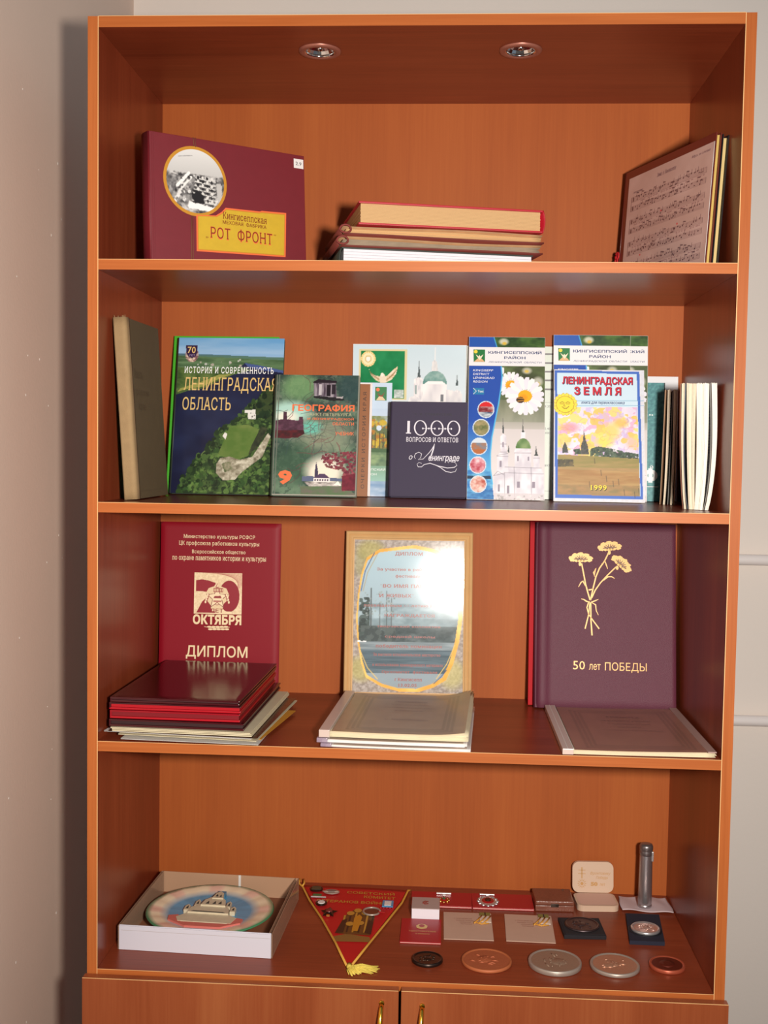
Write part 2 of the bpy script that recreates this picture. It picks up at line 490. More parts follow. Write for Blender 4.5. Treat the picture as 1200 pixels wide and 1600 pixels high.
def top_panel():
    """board with two round cut-outs for the recessed spotlights"""
    b = MB(); x0, x1, y0, y1, z0, z1 = T + 0.0002, W - T - 0.0002, 0.0006, D, ZTOP - T, ZTOP + 0.0008
    b.box(x0, x1, y0, y0 + 0.0006, z0, z1, 1); b.box(x0, x1, y0 - 0.00005, y0 + 0.0002, z1 - 0.0007, z1 + 0.00003, 2)
    b.box(x0, x1, y0 + 0.0006, y1, z1 - 0.001, z1, 0)
    h = 0.05; ya, yb = 0.108 - h, 0.108 + h
    xs = [x0, 0.342 - h, 0.342 + h, 0.661 - h, 0.661 + h, x1]
    for k in range(5):
        if k % 2 == 0: b.box(xs[k], xs[k + 1], y0 + 0.0006, y1, z0, z1 - 0.001, 0)
        else:
            b.box(xs[k], xs[k + 1], y0 + 0.0006, ya, z0, z1 - 0.001, 0); b.box(xs[k], xs[k + 1], yb, y1, z0, z1 - 0.001, 0)
            cx, cy, n = (xs[k] + xs[k + 1]) / 2, 0.108, 48; vs = []
            for i in range(n):
                a = 2 * math.pi * i / n; c_, s_ = math.cos(a), math.sin(a); q = h / max(abs(c_), abs(s_))
                vs += [(cx + 0.0245 * c_, cy + 0.0245 * s_, z0), (cx + q * c_, cy + q * s_, z0), (cx + 0.0245 * c_, cy + 0.0245 * s_, z1 - 0.001)]
            fs = []
            for i in range(n):
                j = (i + 1) % n; fs += [(3 * i, 3 * i + 1, 3 * j + 1, 3 * j), (3 * i, 3 * j, 3 * j + 2, 3 * i + 2)]
            b.add(vs, fs, 0)
    return b.build('top_panel', [m_h, m_eh, m_lip], case)
top_panel()
for z in (Z1, Z2, Z3):
    panel('shelf', T + 0.0004, W - T - 0.0004, 0.001, D, z - T, z, m_h, m_eh)
panel('bottom_board', T + 0.0004, W - T - 0.0004, 0.0005, D, Z4 - T, Z4, m_h, m_eh)
MB().box(0.002, W - 0.002, D, D + 0.004, 0.02, ZTOP - 0.001).build('back_panel', m_back, case)
MB().box(T, W - T, 0.05, 0.066, 0.0, 0.08).build('plinth', m_h, case)
m_brass = mat('polished_brass', (232, 178, 66), 0.18, 1.0)
m_door = wood('alder_laminate_door', 2, (132, 62, 32), (147, 75, 42), (160, 90, 52), rough=0.35, streak=0.5)
for k, (x0, x1, hx) in enumerate(((-0.0025, 0.4975, 0.4715), (0.5015, 1.0025, 0.5345))):
    b = MB().box(x0, x1, -0.018, -0.002, 0.085, 0.6932, 0, 0.0008)
    b.box(x0 + 0.0003, x1 - 0.0003, -0.0181, -0.0175, 0.6927, 0.6936, 1)
    dr = b.build('door', [m_door, m_lip], case)
    h = MB()
    zt = 0.6735 if k == 0 else 0.6715
    pts = []
    for i in range(17):
        a = i / 16
        pts.append((hx - 0.002 * math.sin(a * math.pi), -0.018 - 0.024 * math.sin(a * math.pi) ** 0.6, zt - 0.096 * a))
    h.tube(pts, [0.0035 + 0.001 * math.sin(math.pi * i / 16) for i in range(17)], n=10)
    for zz in (zt, zt - 0.096): h.tube([(hx, -0.017, zz), (hx, -0.0205, zz)], 0.0042, n=12)
    h.build('handle', m_brass, dr, 'brass bow handle')
# recessed spotlights under the top panel
m_chrome = mat('chrome', (225, 222, 220), 0.12, 1.0)
m_refl = mat('faceted_reflector', (235, 238, 240), 0.15, 1.0)
m_ring = mat('satin_copper_ring', (156, 96, 80), 0.4, 0.35)
for x in (0.342, 0.661):
    y, z = 0.108, ZTOP - T
    ring = MB().lathe([(0.0242, 0.004), (0.0236, -0.001), (0.0240, -0.0030), (0.0262, -0.0042), (0.0310, -0.0040), (0.0332, -0.0026), (0.0338, -0.0002)], (x, y, z), 56, 0).build('downlight_ring', m_ring, case, 'recessed chrome spotlight ring')
    MB().lathe([(0.0236, 0.006), (0.0226, 0.002), (0.0222, -0.0010), (0.0230, -0.0026), (0.0240, -0.0028)], (x, y, z), 48).build('chrome_lip', m_chrome, ring)
    rf = MB(); n = 20; rows = [(0.0222, 0.001), (0.0196, 0.0055), (0.0160, 0.0090), (0.0110, 0.0118), (0.0055, 0.0130), (0.0002, 0.0132)]
    rf.lathe(rows, (x, y, z), n, 0, smooth=False)
    rf.build('reflector', m_refl, ring)
    MB().lathe([(0.0002, -0.0010), (0.0026, -0.0006), (0.0046, 0.0010), (0.0054, 0.0036), (0.0050, 0.0065), (0.0040, 0.0125)], (x, y, z), 20).build('bulb', m_chrome, ring)

# ================================================================== BOOK BUILDERS (local: x right, y into, z up)
m_page = mat('book_pages', (200, 160, 112), 0.8, noise=(900, 0.12))
m_white = mat('white_paper', (232, 228, 226), 0.6)
def pages(x0, x1, y0, y1, z0, z1, m, parent, name='page_block', wav=0.0, layers=10, seed=0):
    """stack of leaves with fine steps so that the edges read as pages"""
    b = MB(); rs_ = np.random.RandomState(seed)
    n = layers
    for i in range(n):
        a = y0 + (y1 - y0) * i / n; c = y0 + (y1 - y0) * (i + 0.93) / n
        j = rs_.uniform(0, 0.0009, 3)
        b.box(x0 + j[0], x1 - j[1], a, c, z0, z1 - j[2], 0)
    return b.build(name, m, parent)
def hardcover(e, w, h, th, mc, mp, ct=0.0025, spine='left', front=None, fm=None, layers=10, sq=0.003, open_side=True):
    """case-bound book: two boards, a spine, a block of pages; front(mb) adds the cover print"""
    b = MB().box(0, w, 0, ct, 0, h, 0, min(0.0008, ct * 0.3))
    if front: front(b)
    f = b.build('front_cover', [mc] + (fm or []), e)
    MB().box(0, w, th - ct, th, 0, h, 0, min(0.0008, ct * 0.3)).build('back_cover', mc, e)
    xs = (0.0, ct) if spine == 'left' else (w - ct, w)
    n = 8; sb = MB()
    sg = -1 if spine == 'left' else 1; x0 = 0.0004 if spine == 'left' else w - 0.0004
    def sp(u, v):
        a = u * math.pi
        return (x0 + sg * 0.0035 * math.sin(a), 0.0004 + (th - 0.0008) * u, 0.0002 + (h - 0.0004) * v)
    sb.surf(sp, n, 2, 0, 0.0015 * (1 if spine == 'left' else -1))
    sb.build('spine', mc, e)
    px0, px1 = (ct, w - sq) if spine == 'left' else (sq, w - ct)
    pages(px0, px1, ct + 0.0002, th - ct - 0.0002, sq, h - sq, mp, e, layers=layers)
    return f
def softcover(e, w, h, th, mc, mp, front=None, fm=None, layers=4, ct=0.0005):
    b = MB().box(0, w, 0, ct, 0, h, 0).box(0, w, th - ct, th, 0, h, 0).box(-0.0003, ct, 0, th, 0, h, 0)
    if front: front(b)
    b.build('cover', [mc] + (fm or []), e)
    pages(0.0008, w - 0.0008, ct + 0.0001, th - ct - 0.0001, 0.0006, h - 0.0008, mp, e, layers=layers)

m_ink_gloss = printed('glossy_print', 0.22, 0.3)
m_ink_satin = printed('satin_print', 0.42, 0.1)
m_ink_matt = printed('matt_print', 0.65, 0.0)
def ink(name, rgb, rough=0.45, metal=0.0): return mat('ink_' + name, rgb, rough, metal)
I_WHITE = ink('white', (246, 246, 246)); I_GOLD = ink('pale_gold', (226, 190, 120)); I_NAVY = ink('navy', (40, 56, 110))
I_RED = ink('red', (206, 30, 50)); I_ORANGE = ink('orange', (238, 112, 62)); I_BLACK = ink('black', (28, 26, 30))
I_SILV = ink('silver', (226, 222, 232)); I_FOIL = ink('gold_foil', (232, 198, 128), 0.4)
I_CREAM = ink('cream_foil', (238, 214, 172)); I_YEL = ink('yellow', (236, 214, 66)); I_BROWN = ink('brown', (130, 54, 18))
I_MAR = ink('maroon', (150, 60, 50)); I_GREY = ink('grey', (120, 112, 112)); I_TEAL = ink('teal', (40, 140, 150))
I_TAN = ink('tan', (172, 132, 96))

def U(w, h, cw, ch):
    """drawing units -> local metres (x right, z up)"""
    return lambda x, y: (x / cw * w, h - y / ch * h)
def tx(b, f, body, X0, Y0, X1, Y1, y, m, **k):
    x0, z1 = f(X0, Y0); x1, z0 = f(X1, Y1)
    b.text(body, x0, z0, x1, z1, y, m, **k)

# ================================================================== SHELF 1 (top)
# --- maroon album with the fur factory label
m_maroon = mat('maroon_leatherette', (116, 28, 38), 0.5, bump=(1500, 0.35), noise=(60, 0.08))
AW, AH, AT = 0.2795, 0.2155, 0.034
e = thing('photo_album', 'large maroon photo album with round factory photo and yellow label, upper left', 'album',
          (0.0796, 0.0777, Z1), (0.8187, 0.5743, 0), (-0.0401, 0.0571, 0.9976), lift_th=AT)
def front(b):
    c = Canv(100, 100, 130, (190, 188, 186))
    c.vgrad(0, 100, (215, 214, 212), (150, 148, 146))
    c.put(c.mrect(0, 38, 100, 100), (60, 58, 58), 1, (200, 198, 196), c.noise(9, 7, 3, 1))
    c.poly([(0, 40), (22, 44), (30, 70), (14, 100), (0, 100)], (55, 52, 54), col2=(170, 168, 166), tex=c.noise(6, 6, 3, 3))
    c.line([(18, 60), (38, 38)], 5, (235, 235, 232)); c.line([(26, 62), (42, 44)], 4, (225, 225, 222))
    c.line([(14, 84), (24, 66)], 6, (215, 213, 210))
    c.poly([(42, 70), (52, 60), (62, 66), (66, 78), (48, 80)], (34, 32, 34))
    c.poly([(38, 82), (80, 86), (80, 92), (38, 90)], (232, 230, 228)); c.poly([(60, 74), (88, 78), (86, 86), (60, 80)], (205, 203, 200))
    c.speck(c.mrect(10, 40, 92, 92), [(40, 38, 40), (225, 224, 222), (90, 88, 88)], 70, 2.0, 5)
    for k in range(7):
        y = 44 + k * 6; c.line([(50 - k, y), (84, y + 3)], 1.8, (205, 204, 200)); c.line([(50 - k, y + 2.4), (84, y + 5.4)], 1.6, (48, 46, 48))
        for q in range(4): c.ell(54 + q * 8, y - 1, 2.2, 2.6, [(36, 34, 36), (214, 212, 208)][(k + q) % 2])
    c.poly([(42, 74), (52, 64), (62, 70), (66, 82), (48, 84)], (30, 28, 30)); c.poly([(36, 84), (80, 88), (80, 95), (36, 93)], (234, 232, 230))
    c.poly([(86, 48), (96, 50), (96, 84), (88, 84)], (185, 183, 180)); c.line([(20, 14), (44, 10)], 0.8, (120, 118, 118))
    cx, cz, rx, rz = 0.0774, 0.1443, 0.0555, 0.0572
    b.disc(cx, cz, rx, rz, -0.0004, 2, 44)
    # round photo: grid clipped to its ellipse
    A = c.final(); n = 110; rings = 50; vs = []; cols = []
    for i in range(rings + 1):
        q = i / rings
        for k in range(n):
            a = 2 * math.pi * k / n; ux = 0.5 + 0.5 * q * math.cos(a); uz = 0.5 + 0.5 * q * math.sin(a)
            vs.append((cx + (ux - 0.5) * 2 * (rx - 0.0052), -0.0009, cz + (uz - 0.5) * 2 * (rz - 0.0052)))
            cols.append(A[int((1 - uz) * (A.shape[0] - 1)), int(ux * (A.shape[1] - 1))])
    fs = [(i * n + k, (i + 1) * n + k, (i + 1) * n + (k + 1) % n, i * n + (k + 1) % n) for i in range(rings) for k in range(n)]
    b.add(vs, fs, 1, cols)
    # yellow label with a cut-out corner
    L = [(0.0770, 0.0300), (0.2395, 0.0365), (0.2425, 0.1124), (0.1965, 0.1105), (0.1925, 0.1090), (0.1300, 0.1075), (0.1225, 0.0995), (0.1120, 0.0925), (0.0775, 0.0895)]
    cxl, czl = 0.158, 0.070
    b.poly(L, -0.0005, 4)
    b.poly([(cxl + (x - cxl) * 0.97, czl + (z - czl) * 0.94) for x, z in L], -0.0007, 2)
    b.poly([(cxl + (x - cxl) * 0.955, czl + (z - czl) * 0.90) for x, z in L], -0.0009, 3)
    b.text('Кингисеппская', 0.1245, 0.0885, 0.2050, 0.1005, -0.0012, 5, serif=True, bold=0.01)
    b.text('МЕХОВАЯ  ФАБРИКА', 0.1240, 0.0800, 0.2040, 0.0865, -0.0012, 5, bold=0.01)
    b.text('РОТ  ФРОНТ', 0.1010, 0.0525, 0.2150, 0.0745, -0.0012, 4, serif=True, bold=0.02)
    b.text('РОТ  ФРОНТ', 0.1015, 0.0540, 0.2143, 0.0740, -0.0014, 5, serif=True)
    b.text('„', 0.0935, 0.0525, 0.0975, 0.0560, -0.0012, 5); b.text('“', 0.2180, 0.0705, 0.2220, 0.0735, -0.0012, 5)
    # inventory sticker
    b.poly([(0.2590, 0.1925), (0.2775, 0.1925), (0.2775, 0.2085), (0.2590, 0.2085)], -0.0005, 6)
    b.text('2.9', 0.2625, 0.1975, 0.2735, 0.2035, -0.0008, 7)
    # cord round the cover
    b.tube([(0.0755, -0.0010, 0.2015), (0.0750, -0.0010, 0.2155), (0.0750, 0.004, 0.2160)], 0.0006, 8, 6)
    b.tube([(0.0785, -0.0010, 0.2005), (0.0785, -0.0010, 0.2155), (0.0785, 0.004, 0.2160)], 0.0006, 8, 6)
    b.tube([(0.0690, -0.0010, 0.0870), (0.0675, -0.0010, 0.0)], 0.0006, 8, 6)
    b.tube([(0.0715, -0.0010, 0.0870), (0.0705, -0.0010, 0.0)], 0.0006, 8, 6)
    for x in (0.0035, 0.0065):    # groove beside the spine
        b.box(x, x + 0.0007, -0.0004, 0.001, 0.0005, AH - 0.0005, 0)
hardcover(e, AW, AH, AT, m_maroon, m_page, 0.003, 'left', front,
          [m_ink_satin, mat('ochre_paint', (196, 136, 34), 0.6), mat('yellow_card', (204, 168, 40), 0.6, noise=(80, 0.10)), I_ORANGE, I_BROWN, m_white, I_BLACK, mat('brown_cord', (120, 78, 50), 0.8)])

# --- lying stack
S14 = flat(13.0)
m_redc = mat('red_cloth', (176, 20, 40), 0.45, bump=(1200, 0.2))
m_card = mat('worn_brown_card', (170, 130, 92), 0.8, noise=(60, 0.25))
m_cardred = mat('reddish_brown_binding', (112, 44, 36), 0.7, noise=(50, 0.2))
m_grey_card = mat('grey_card', (150, 132, 112), 0.8, noise=(40, 0.3))
e = thing('hardcover_book', 'thick red hardcover book lying on top of the album stack on the top shelf', 'book', (0.4085, 0.100, 1.9283), **S14, lift_th=0)
hardcover(e, 0.306, 0.19, 0.0368, m_redc, m_page, 0.0032, 'right', layers=14)
def old_album(z_top, th, x, w, label, seed):
    e = thing('album', label, 'album', (x, 0.098, z_top), **S14, group='worn brown albums on the top shelf')
    rs_ = np.random.RandomState(seed)
    def edge(u): return 0.0022 * math.sin(5 * u + seed) + 0.0012 * math.sin(13 * u + 2 * seed)
    MB().surf(lambda u, v: (w * u, 0.0018 + 0.0012 * math.sin(6 * u + seed), 0.001 + 0.19 * v), 24, 2, 0, 0.0022).build('front_cover', m_card, e)
    MB().surf(lambda u, v: (w * u + 0.003, th - 0.0032 - 0.0006 * math.sin(5 * u + seed), 0.19 * v), 24, 2, 0, 0.0022).build('back_cover', m_cardred, e)
    b = MB()
    for i in range(5):
        y = 0.005 + (th - 0.011) * i / 5
        b.surf(lambda u, v: (0.006 + (w - 0.008 - 0.004 * (i % 2)) * u, y + 0.0016 + 0.001 * math.sin(7 * u + i + seed), 0.001 * (i % 3) + 0.187 * v), 24, 2, 0, 0.0012)
    b.build('page_block', m_page if seed % 2 else m_grey_card, e)
    b = MB()
    b.surf(lambda u, v: (-0.004 * math.sin(math.pi * u), 0.001 + (th - 0.002) * u, 0.19 * v), 8, 2, 0, 0.002)
    b.build('spine', m_cardred, e)
    b = MB()
    pts = [(0.004 + 0.009 * math.cos(a), -0.0005 + th * 0.5 + th * 0.36 * math.sin(a), -0.004 + 0.002 * math.cos(2 * a)) for a in [2 * math.pi * i / 18 for i in range(19)]]
    b.tube(pts, 0.0016, n=8, cap=False)
    b.build('cord_loop', mat('red_brown_cord', (124, 50, 44), 0.8), e, 'frayed cord loop')
    return e
old_album(1.8912, 0.0172, 0.3835, 0.332, 'upper of two worn brown albums with cord binding, directly under the red book', 1)
old_album(1.8732, 0.0170, 0.3790, 0.335, 'lower of two worn brown albums with cord binding, above the white-paged album', 4)
e = thing('album', 'bottom album of the stack, with thick bluish white pages and dark cover', 'album', (0.3825, 0.100, 1.8556), **S14)
hardcover(e, 0.318, 0.19, 0.0376, mat('dark_green_board', (44, 50, 44), 0.6), mat('bluish_white_pages', (222, 218, 226), 0.7, noise=(300, 0.06)), 0.0025, 'left', layers=7, sq=0.002)

# --- music album leaning on the right panel
C_O, C_r, C_u = (0.8534, 0.334, Z1), (0.3379, -0.9412, 0), (0.0591, 0.0212, 0.998)
Cn = Vector(C_u).cross(Vector(C_r)).normalized()
m_maroon2 = mat('dark_maroon_cover', (104, 42, 34), 0.35, coat=0.2)
CL = 0.0011
e = thing('album', 'maroon album tied with a red cord, leaning behind the music sheet', 'album', C_O, C_r, C_u, lift_th=0.010)
hardcover(e, 0.285, 0.2100, 0.010, m_maroon2, mat('yellowed_pages', (206, 176, 96), 0.7), 0.0018, 'left', layers=5)
b = MB()
b.tube([(-0.004, -0.001, 0.070), (-0.002, -0.003, 0.050), (-0.007, -0.003, 0.030), (-0.004, -0.002, 0.010), (-0.006, -0.002, 0.003)], 0.0016, n=8)
b.tube([(-0.004, -0.001, 0.071), (-0.012, -0.002, 0.055), (-0.009, -0.003, 0.035), (-0.013, -0.002, 0.006)], 0.0014, n=8)
b.tube([(-0.006 + 0.006 * math.cos(a), -0.002, 0.064 + 0.006 * math.sin(a)) for a in [i * math.pi / 6 for i in range(13)]], 0.0016, n=8, cap=False)
b.build('cord', mat('red_cord', (190, 24, 32), 0.7), e, 'knotted red cord')
# the sheet of music
MW, MH = 0.268, 0.194
c = Canv(268, 194, 300, (190, 158, 150))
c.put(np.ones_like(c.X, bool), (182, 150, 140), 0.8, (198, 168, 160), c.noise(60, 50, 3, 4))
def staff(x0, x1, y):
    for k in range(5): c.line([(x0, y + 2.0 * k), (x1, y + 2.0 * k)], 0.55, (120, 92, 92), 0.8)
rs_ = np.random.RandomState(2)
sy = 36
for k in range(8):
    staff(16, 252, sy)
    c.line([(16, sy), (16, sy + 8)], 1.0, (80, 60, 66))
    c.ell(21, sy + 4, 2, 4.2, (70, 50, 58)); 
    x = 30
    while x < 246:
        yy = sy + rs_.randint(0, 8); w_ = rs_.randint(0, 4)
        c.ell(x, yy, 1.7, 1.2, (60, 42, 52))
        if w_: c.line([(x + 1.3, yy), (x + 1.3, yy - 6)], 0.7, (70, 50, 58))
        if w_ == 3: c.line([(x + 1.3, yy - 6), (x + 8, yy - 5)], 1.5, (70, 50, 58))
        x += rs_.choice([4, 5, 7, 8, 11])
    if k % 2 == 1:
        for q in range(26):
            if rs_.rand() < 0.8: c.line([(30 + q * 8.5, sy - 5.5), (30 + q * 8.5 + rs_.randint(3, 7), sy - 5.5)], 1.0, (110, 70, 80), 0.8)
    for xb in (88, 168, 252): c.line([(xb, sy), (xb, sy + 8)], 0.8, (90, 70, 74))
    sy += 16 if k % 2 == 0 else 23
    if k % 2 == 0: c.line([(14, sy - 16), (14, sy + 8)], 1.0, (90, 70, 74))
for q in ((120, 78), (60, 142), (176, 110)): c.ell(q[0], q[1], 2.2, 1.6, (196, 60, 70))
b = MB().surf(lambda u, v: (MW * u, 0.0, MH * v), 8, 8, 1, 0.0004)
b.pic(c, 0, 0, MW, MH, -0.0003, 0)
b.text('Зима  в  Кингисеппе', 0.098, 0.176, 0.158, 0.183, -0.0006, 2, shear=0.3)
b.text('Муз. и слова', 0.205, 0.181, 0.258, 0.186, -0.0006, 2, shear=0.3); b.text('Неторопливо', 0.020, 0.163, 0.052, 0.168, -0.0006, 2, shear=0.3)
sheet = b.build('music_sheet', [m_ink_gloss, m_white, ink('faded_plum', (110, 72, 84))])
tag(sheet, 'handwritten sheet of music leaning against the maroon album on the top shelf', 'sheet music')
place(sheet, Vector(C_O) + Vector(C_r) * 0.0165 + Vector(C_u) * 0.003 - Cn * 0.0016, C_r, C_u)
e = thing('album', 'black album with cream pages standing between maroon album and right panel', 'album', Vector(C_O) + Cn * 0.0112 + Vector(C_r) * 0.008, C_r, C_u, lift_th=0.0115)
hardcover(e, 0.278, 0.2080, 0.0113, mat('black_leatherette', (24, 20, 24), 0.5), mat('cream_pages', (216, 190, 130), 0.7), 0.0016, 'left', layers=5, sq=0.004)

# ================================================================== SHELF 2
# --- khaki book against the left panel
m_khaki = mat('khaki_cloth', (92, 76, 50), 0.85, bump=(900, 0.4), noise=(30, 0.12))
m_khaki_sp = mat('worn_tan_spine', (158, 130, 92), 0.85, bump=(700, 0.4), noise=(60, 0.15))
DW, DH, DT = 0.1850, 0.2919, 0.0190
e = thing('hardcover_book', 'old khaki cloth-bound book with pale worn spine leaning on the left panel', 'book', (0.0590, 0.0650, Z2), (0.033, 0.9995, 0), (-0.0677, 0.0022, 0.9977), lift_th=DT)
def front(b):
    dk = 1
    b.text('Повесть', 0.030, 0.196, 0.075, 0.212, -0.0003, 1, serif=True)
    b.text('о родном', 0.020, 0.166, 0.105, 0.178, -0.0003, 1, serif=True); b.text('крае', 0.045, 0.142, 0.085, 0.155, -0.0003, 1, serif=True)
    b.stroke([(0.02, 0.012), (0.15, 0.012)], 0.0008, -0.0003, 1)
b = MB().box(0.016, DW, 0, 0.0025, 0, DH, 0, 0.0007); front(b)
b.build('front_cover', [m_khaki, ink('blind_stamp', (84, 66, 44), 0.8)], e)
MB().box(0.002, DW, DT - 0.0025, DT, 0, DH, 0, 0.0007).build('back_cover', m_khaki, e)
b = MB().surf(lambda u, v: (0.0165 - 0.0165 * math.sin(min(1, u * 2.2) * math.pi / 2) if u < 0.45 else 0.0, 0.0002 + (DT - 0.0004) * max(0, (u - 0.3) / 0.7), DH * v), 12, 14, 0, 0.0022)
rs = np.random.RandomState(9)
for k in range(26):    # frayed ends
    x = rs.uniform(0, 0.012); z = rs.choice([0.0, DH]); y = rs.uniform(0.0, 0.018)
    b.tube([(x, y, z), (x + rs.uniform(-.002, .002), y + rs.uniform(-.001, .001), z + (rs.uniform(0.001, 0.004) if z > 0.1 else rs.uniform(0.001, 0.006)))], 0.0005, n=5)
b.build('spine', m_khaki_sp, e, 'pale worn spine')
pages(0.004, DW - 0.004, 0.003, DT - 0.003, 0.004, DH - 0.004, m_page, e)

# --- green-edged book behind the regional history
e = thing('softcover_book', 'thin bright green book, only its edge showing behind the regional history book', 'book', (0.0440, 0.3182, Z2), (1, 0, 0), (0, 0.198, 0.9802), lift_th=0.005)
softcover(e, 0.1970, 0.2972, 0.005, mat('bright_green_card', (70, 170, 40), 0.4), m_white)

# --- regional history: river, forest and fortress ruins
FW, FH = 0.1965, 0.2925
e = thing('hardcover_book', 'large book with river photograph and gold title ЛЕНИНГРАДСКАЯ ОБЛАСТЬ', 'book', (0.0563, 0.302, Z2), (1, 0, 0), (0, 0.2116, 0.9774), lift_th=0.010)
def Fp(X, Y): return (X - 462 + (Y - 188) * 0.05, Y - 188)
def FP(*pts): return [Fp(x, y) for x, y in pts]
def front(b):
    c = Canv(640, 880, 200)
    c.vgrad(0, 125, (84, 146, 198), (150, 182, 214))
    c.put(c.Y < 90, (170, 196, 222), 0.5, (110, 160, 205), c.noise(300, 40, 3, 2))
    c.put(c.Y > 92 + c.X * 0.03, (64, 92, 62), 1, (104, 134, 96), c.noise(120, 16, 4, 3))
    c.vgrad(92, 106, (74, 104, 128), (84, 118, 104), m=(c.Y > 90 + c.X * 0.03) & (c.Y < 104 + c.X * 0.03))
    c.put(c.Y > 170 + c.X * 0.02, (52, 76, 40), 1, (100, 120, 66), c.noise(60, 30, 4, 5))
    c.speck(c.mrect(100, 120, 420, 170), [(200, 200, 196), (180, 170, 160)], 14, 5, 3)
    c.poly(FP((450, 500), (520, 480), (600, 470), (700, 425), (780, 395), (700, 400), (600, 440), (470, 480)), (150, 150, 80))
    water = FP((860, 330), (960, 345), (1095, 372), (1095, 395), (1040, 430), (980, 500), (900, 565), (855, 600), (815, 650), (745, 690), (690, 745), (645, 800), (590, 860), (560, 900), (500, 990), (470, 1075), (400, 1075), (430, 520), (520, 492), (610, 478), (710, 432), (790, 398), (900, 372), (840, 352))
    c.poly(water, (36, 42, 72), col2=(28, 30, 54), tex=c.noise(200, 120, 3, 6))
    c.poly(FP((860, 330), (960, 345), (1095, 372), (1095, 385), (950, 368), (880, 352)), (70, 88, 140))
    land = FP((1095, 480), (1040, 440), (985, 505), (905, 565), (860, 610), (820, 655), (748, 690), (690, 750), (645, 815), (640, 860), (590, 862), (560, 905), (500, 985), (470, 1075), (1100, 1075))
    c.poly(land, (40, 60, 34), col2=(78, 102, 52), tex=c.noise(50, 40, 4, 7))
    ml = c.mpoly(land)
    c.speck(ml, [(34, 52, 30), (66, 96, 46), (92, 122, 62), (50, 78, 40)], 420, 13, 8)
    bank = FP((1040, 440), (985, 505), (905, 565), (860, 610), (820, 655), (748, 690), (690, 750), (645, 815), (640, 860), (590, 862), (560, 905), (500, 985), (475, 1060))
    rb = np.random.RandomState(21)
    for (ax, ay), (bx, by) in zip(bank, bank[1:]):
        for q in range(9):
            t_ = rb.rand(); r_ = rb.uniform(6, 17)
            c.ell(ax + (bx - ax) * t_ + rb.uniform(-12, 10), ay + (by - ay) * t_ + rb.uniform(-14, 8), r_, r_ * 1.1, [(30, 44, 28), (48, 70, 36), (70, 96, 50), (36, 54, 32)][rb.randint(4)])
    c.put(ml & (c.noise(22, 20, 3, 31) > 0.6), (26, 38, 24), 0.6); c.put(ml & (c.noise(26, 22, 3, 33) > 0.64), (112, 140, 72), 0.5)
    c.speck(c.mpoly(FP((980, 490), (1095, 480), (1095, 660), (930, 640), (900, 580))), [(24, 38, 26), (34, 52, 32), (56, 70, 40)], 130, 14, 9)
    c.poly(FP((770, 690), (880, 680), (945, 705), (925, 790), (880, 855), (800, 880), (700, 850), (740, 760)), (84, 112, 50), col2=(108, 126, 66), tex=c.noise(70, 50, 3, 10))
    c.poly(FP((690, 905), (715, 870), (770, 860), (830, 878), (905, 860), (955, 790), (1000, 725), (1015, 745), (965, 860), (900, 905), (845, 945), (800, 990), (730, 992), (690, 955)), (206, 200, 180), col2=(112, 104, 84), tex=c.noise(26, 22, 4, 12))
    c.poly(FP((945, 800), (1000, 700), (960, 690), (900, 800), (880, 850)), (40, 46, 34), col2=(66, 72, 48), tex=c.noise(30, 30, 3, 15))
    c.poly(FP((722, 900), (770, 888), (790, 930), (740, 950)), (70, 84, 50), col2=(150, 144, 120), tex=c.noise(20, 20, 3, 14))
    c.poly(FP((862, 598), (926, 595), (926, 650), (880, 650), (880, 612), (862, 612)), (222, 220, 214)); c.speck(c.mrect(*Fp(884, 604), *Fp(924, 648)), [(120, 116, 110)], 8, 4, 2)
    c.poly(FP((728, 745), (742, 725), (756, 735), (745, 765)), (226, 222, 214))
    # badge
    c.ell(*Fp(540, 285), 40, 44, (190, 160, 150), a=0.75); c.speck(c.mell(*Fp(540, 285), 40, 44), [(150, 110, 110), (226, 200, 180), (120, 84, 90)], 60, 5, 4)
    c.poly(FP((503, 232), (575, 232), (573, 275), (560, 297), (540, 306), (518, 297), (505, 275)), (52, 36, 66))
    b.pic(c, 0, 0, FW, FH, -0.0004, 1)
    f = U(FW, FH, 640, 880)
    def t(s, x0, y0, x1, y1, m, **k):
        p0 = Fp(x0, y0); p1 = Fp(x1, y1); tx(b, f, s, p0[0], p0[1], p1[0], p1[1], -0.0009, m, **k)
    t('70', 515, 240, 562, 278, 3, serif=True, bold=0.015); t('ЛЕТ', 524, 284, 558, 295, 4)
    t('ИСТОРИЯ И СОВРЕМЕННОСТЬ', 497, 354, 1034, 392, 2, serif=True, bold=0.012, space=1.15)
    t('ЛЕНИНГРАДСКАЯ', 495, 414, 1056, 505, 3, serif=True, bold=0.004)
    t('ОБЛАСТЬ', 487, 528, 775, 602, 3, serif=True, bold=0.006)
hardcover(e, FW, FH, 0.0105, mat('dark_print_board', (52, 60, 52), 0.4), m_white, 0.002, 'left', front, [m_ink_gloss, I_WHITE, I_GOLD, ink('lilac', (170, 150, 190))])

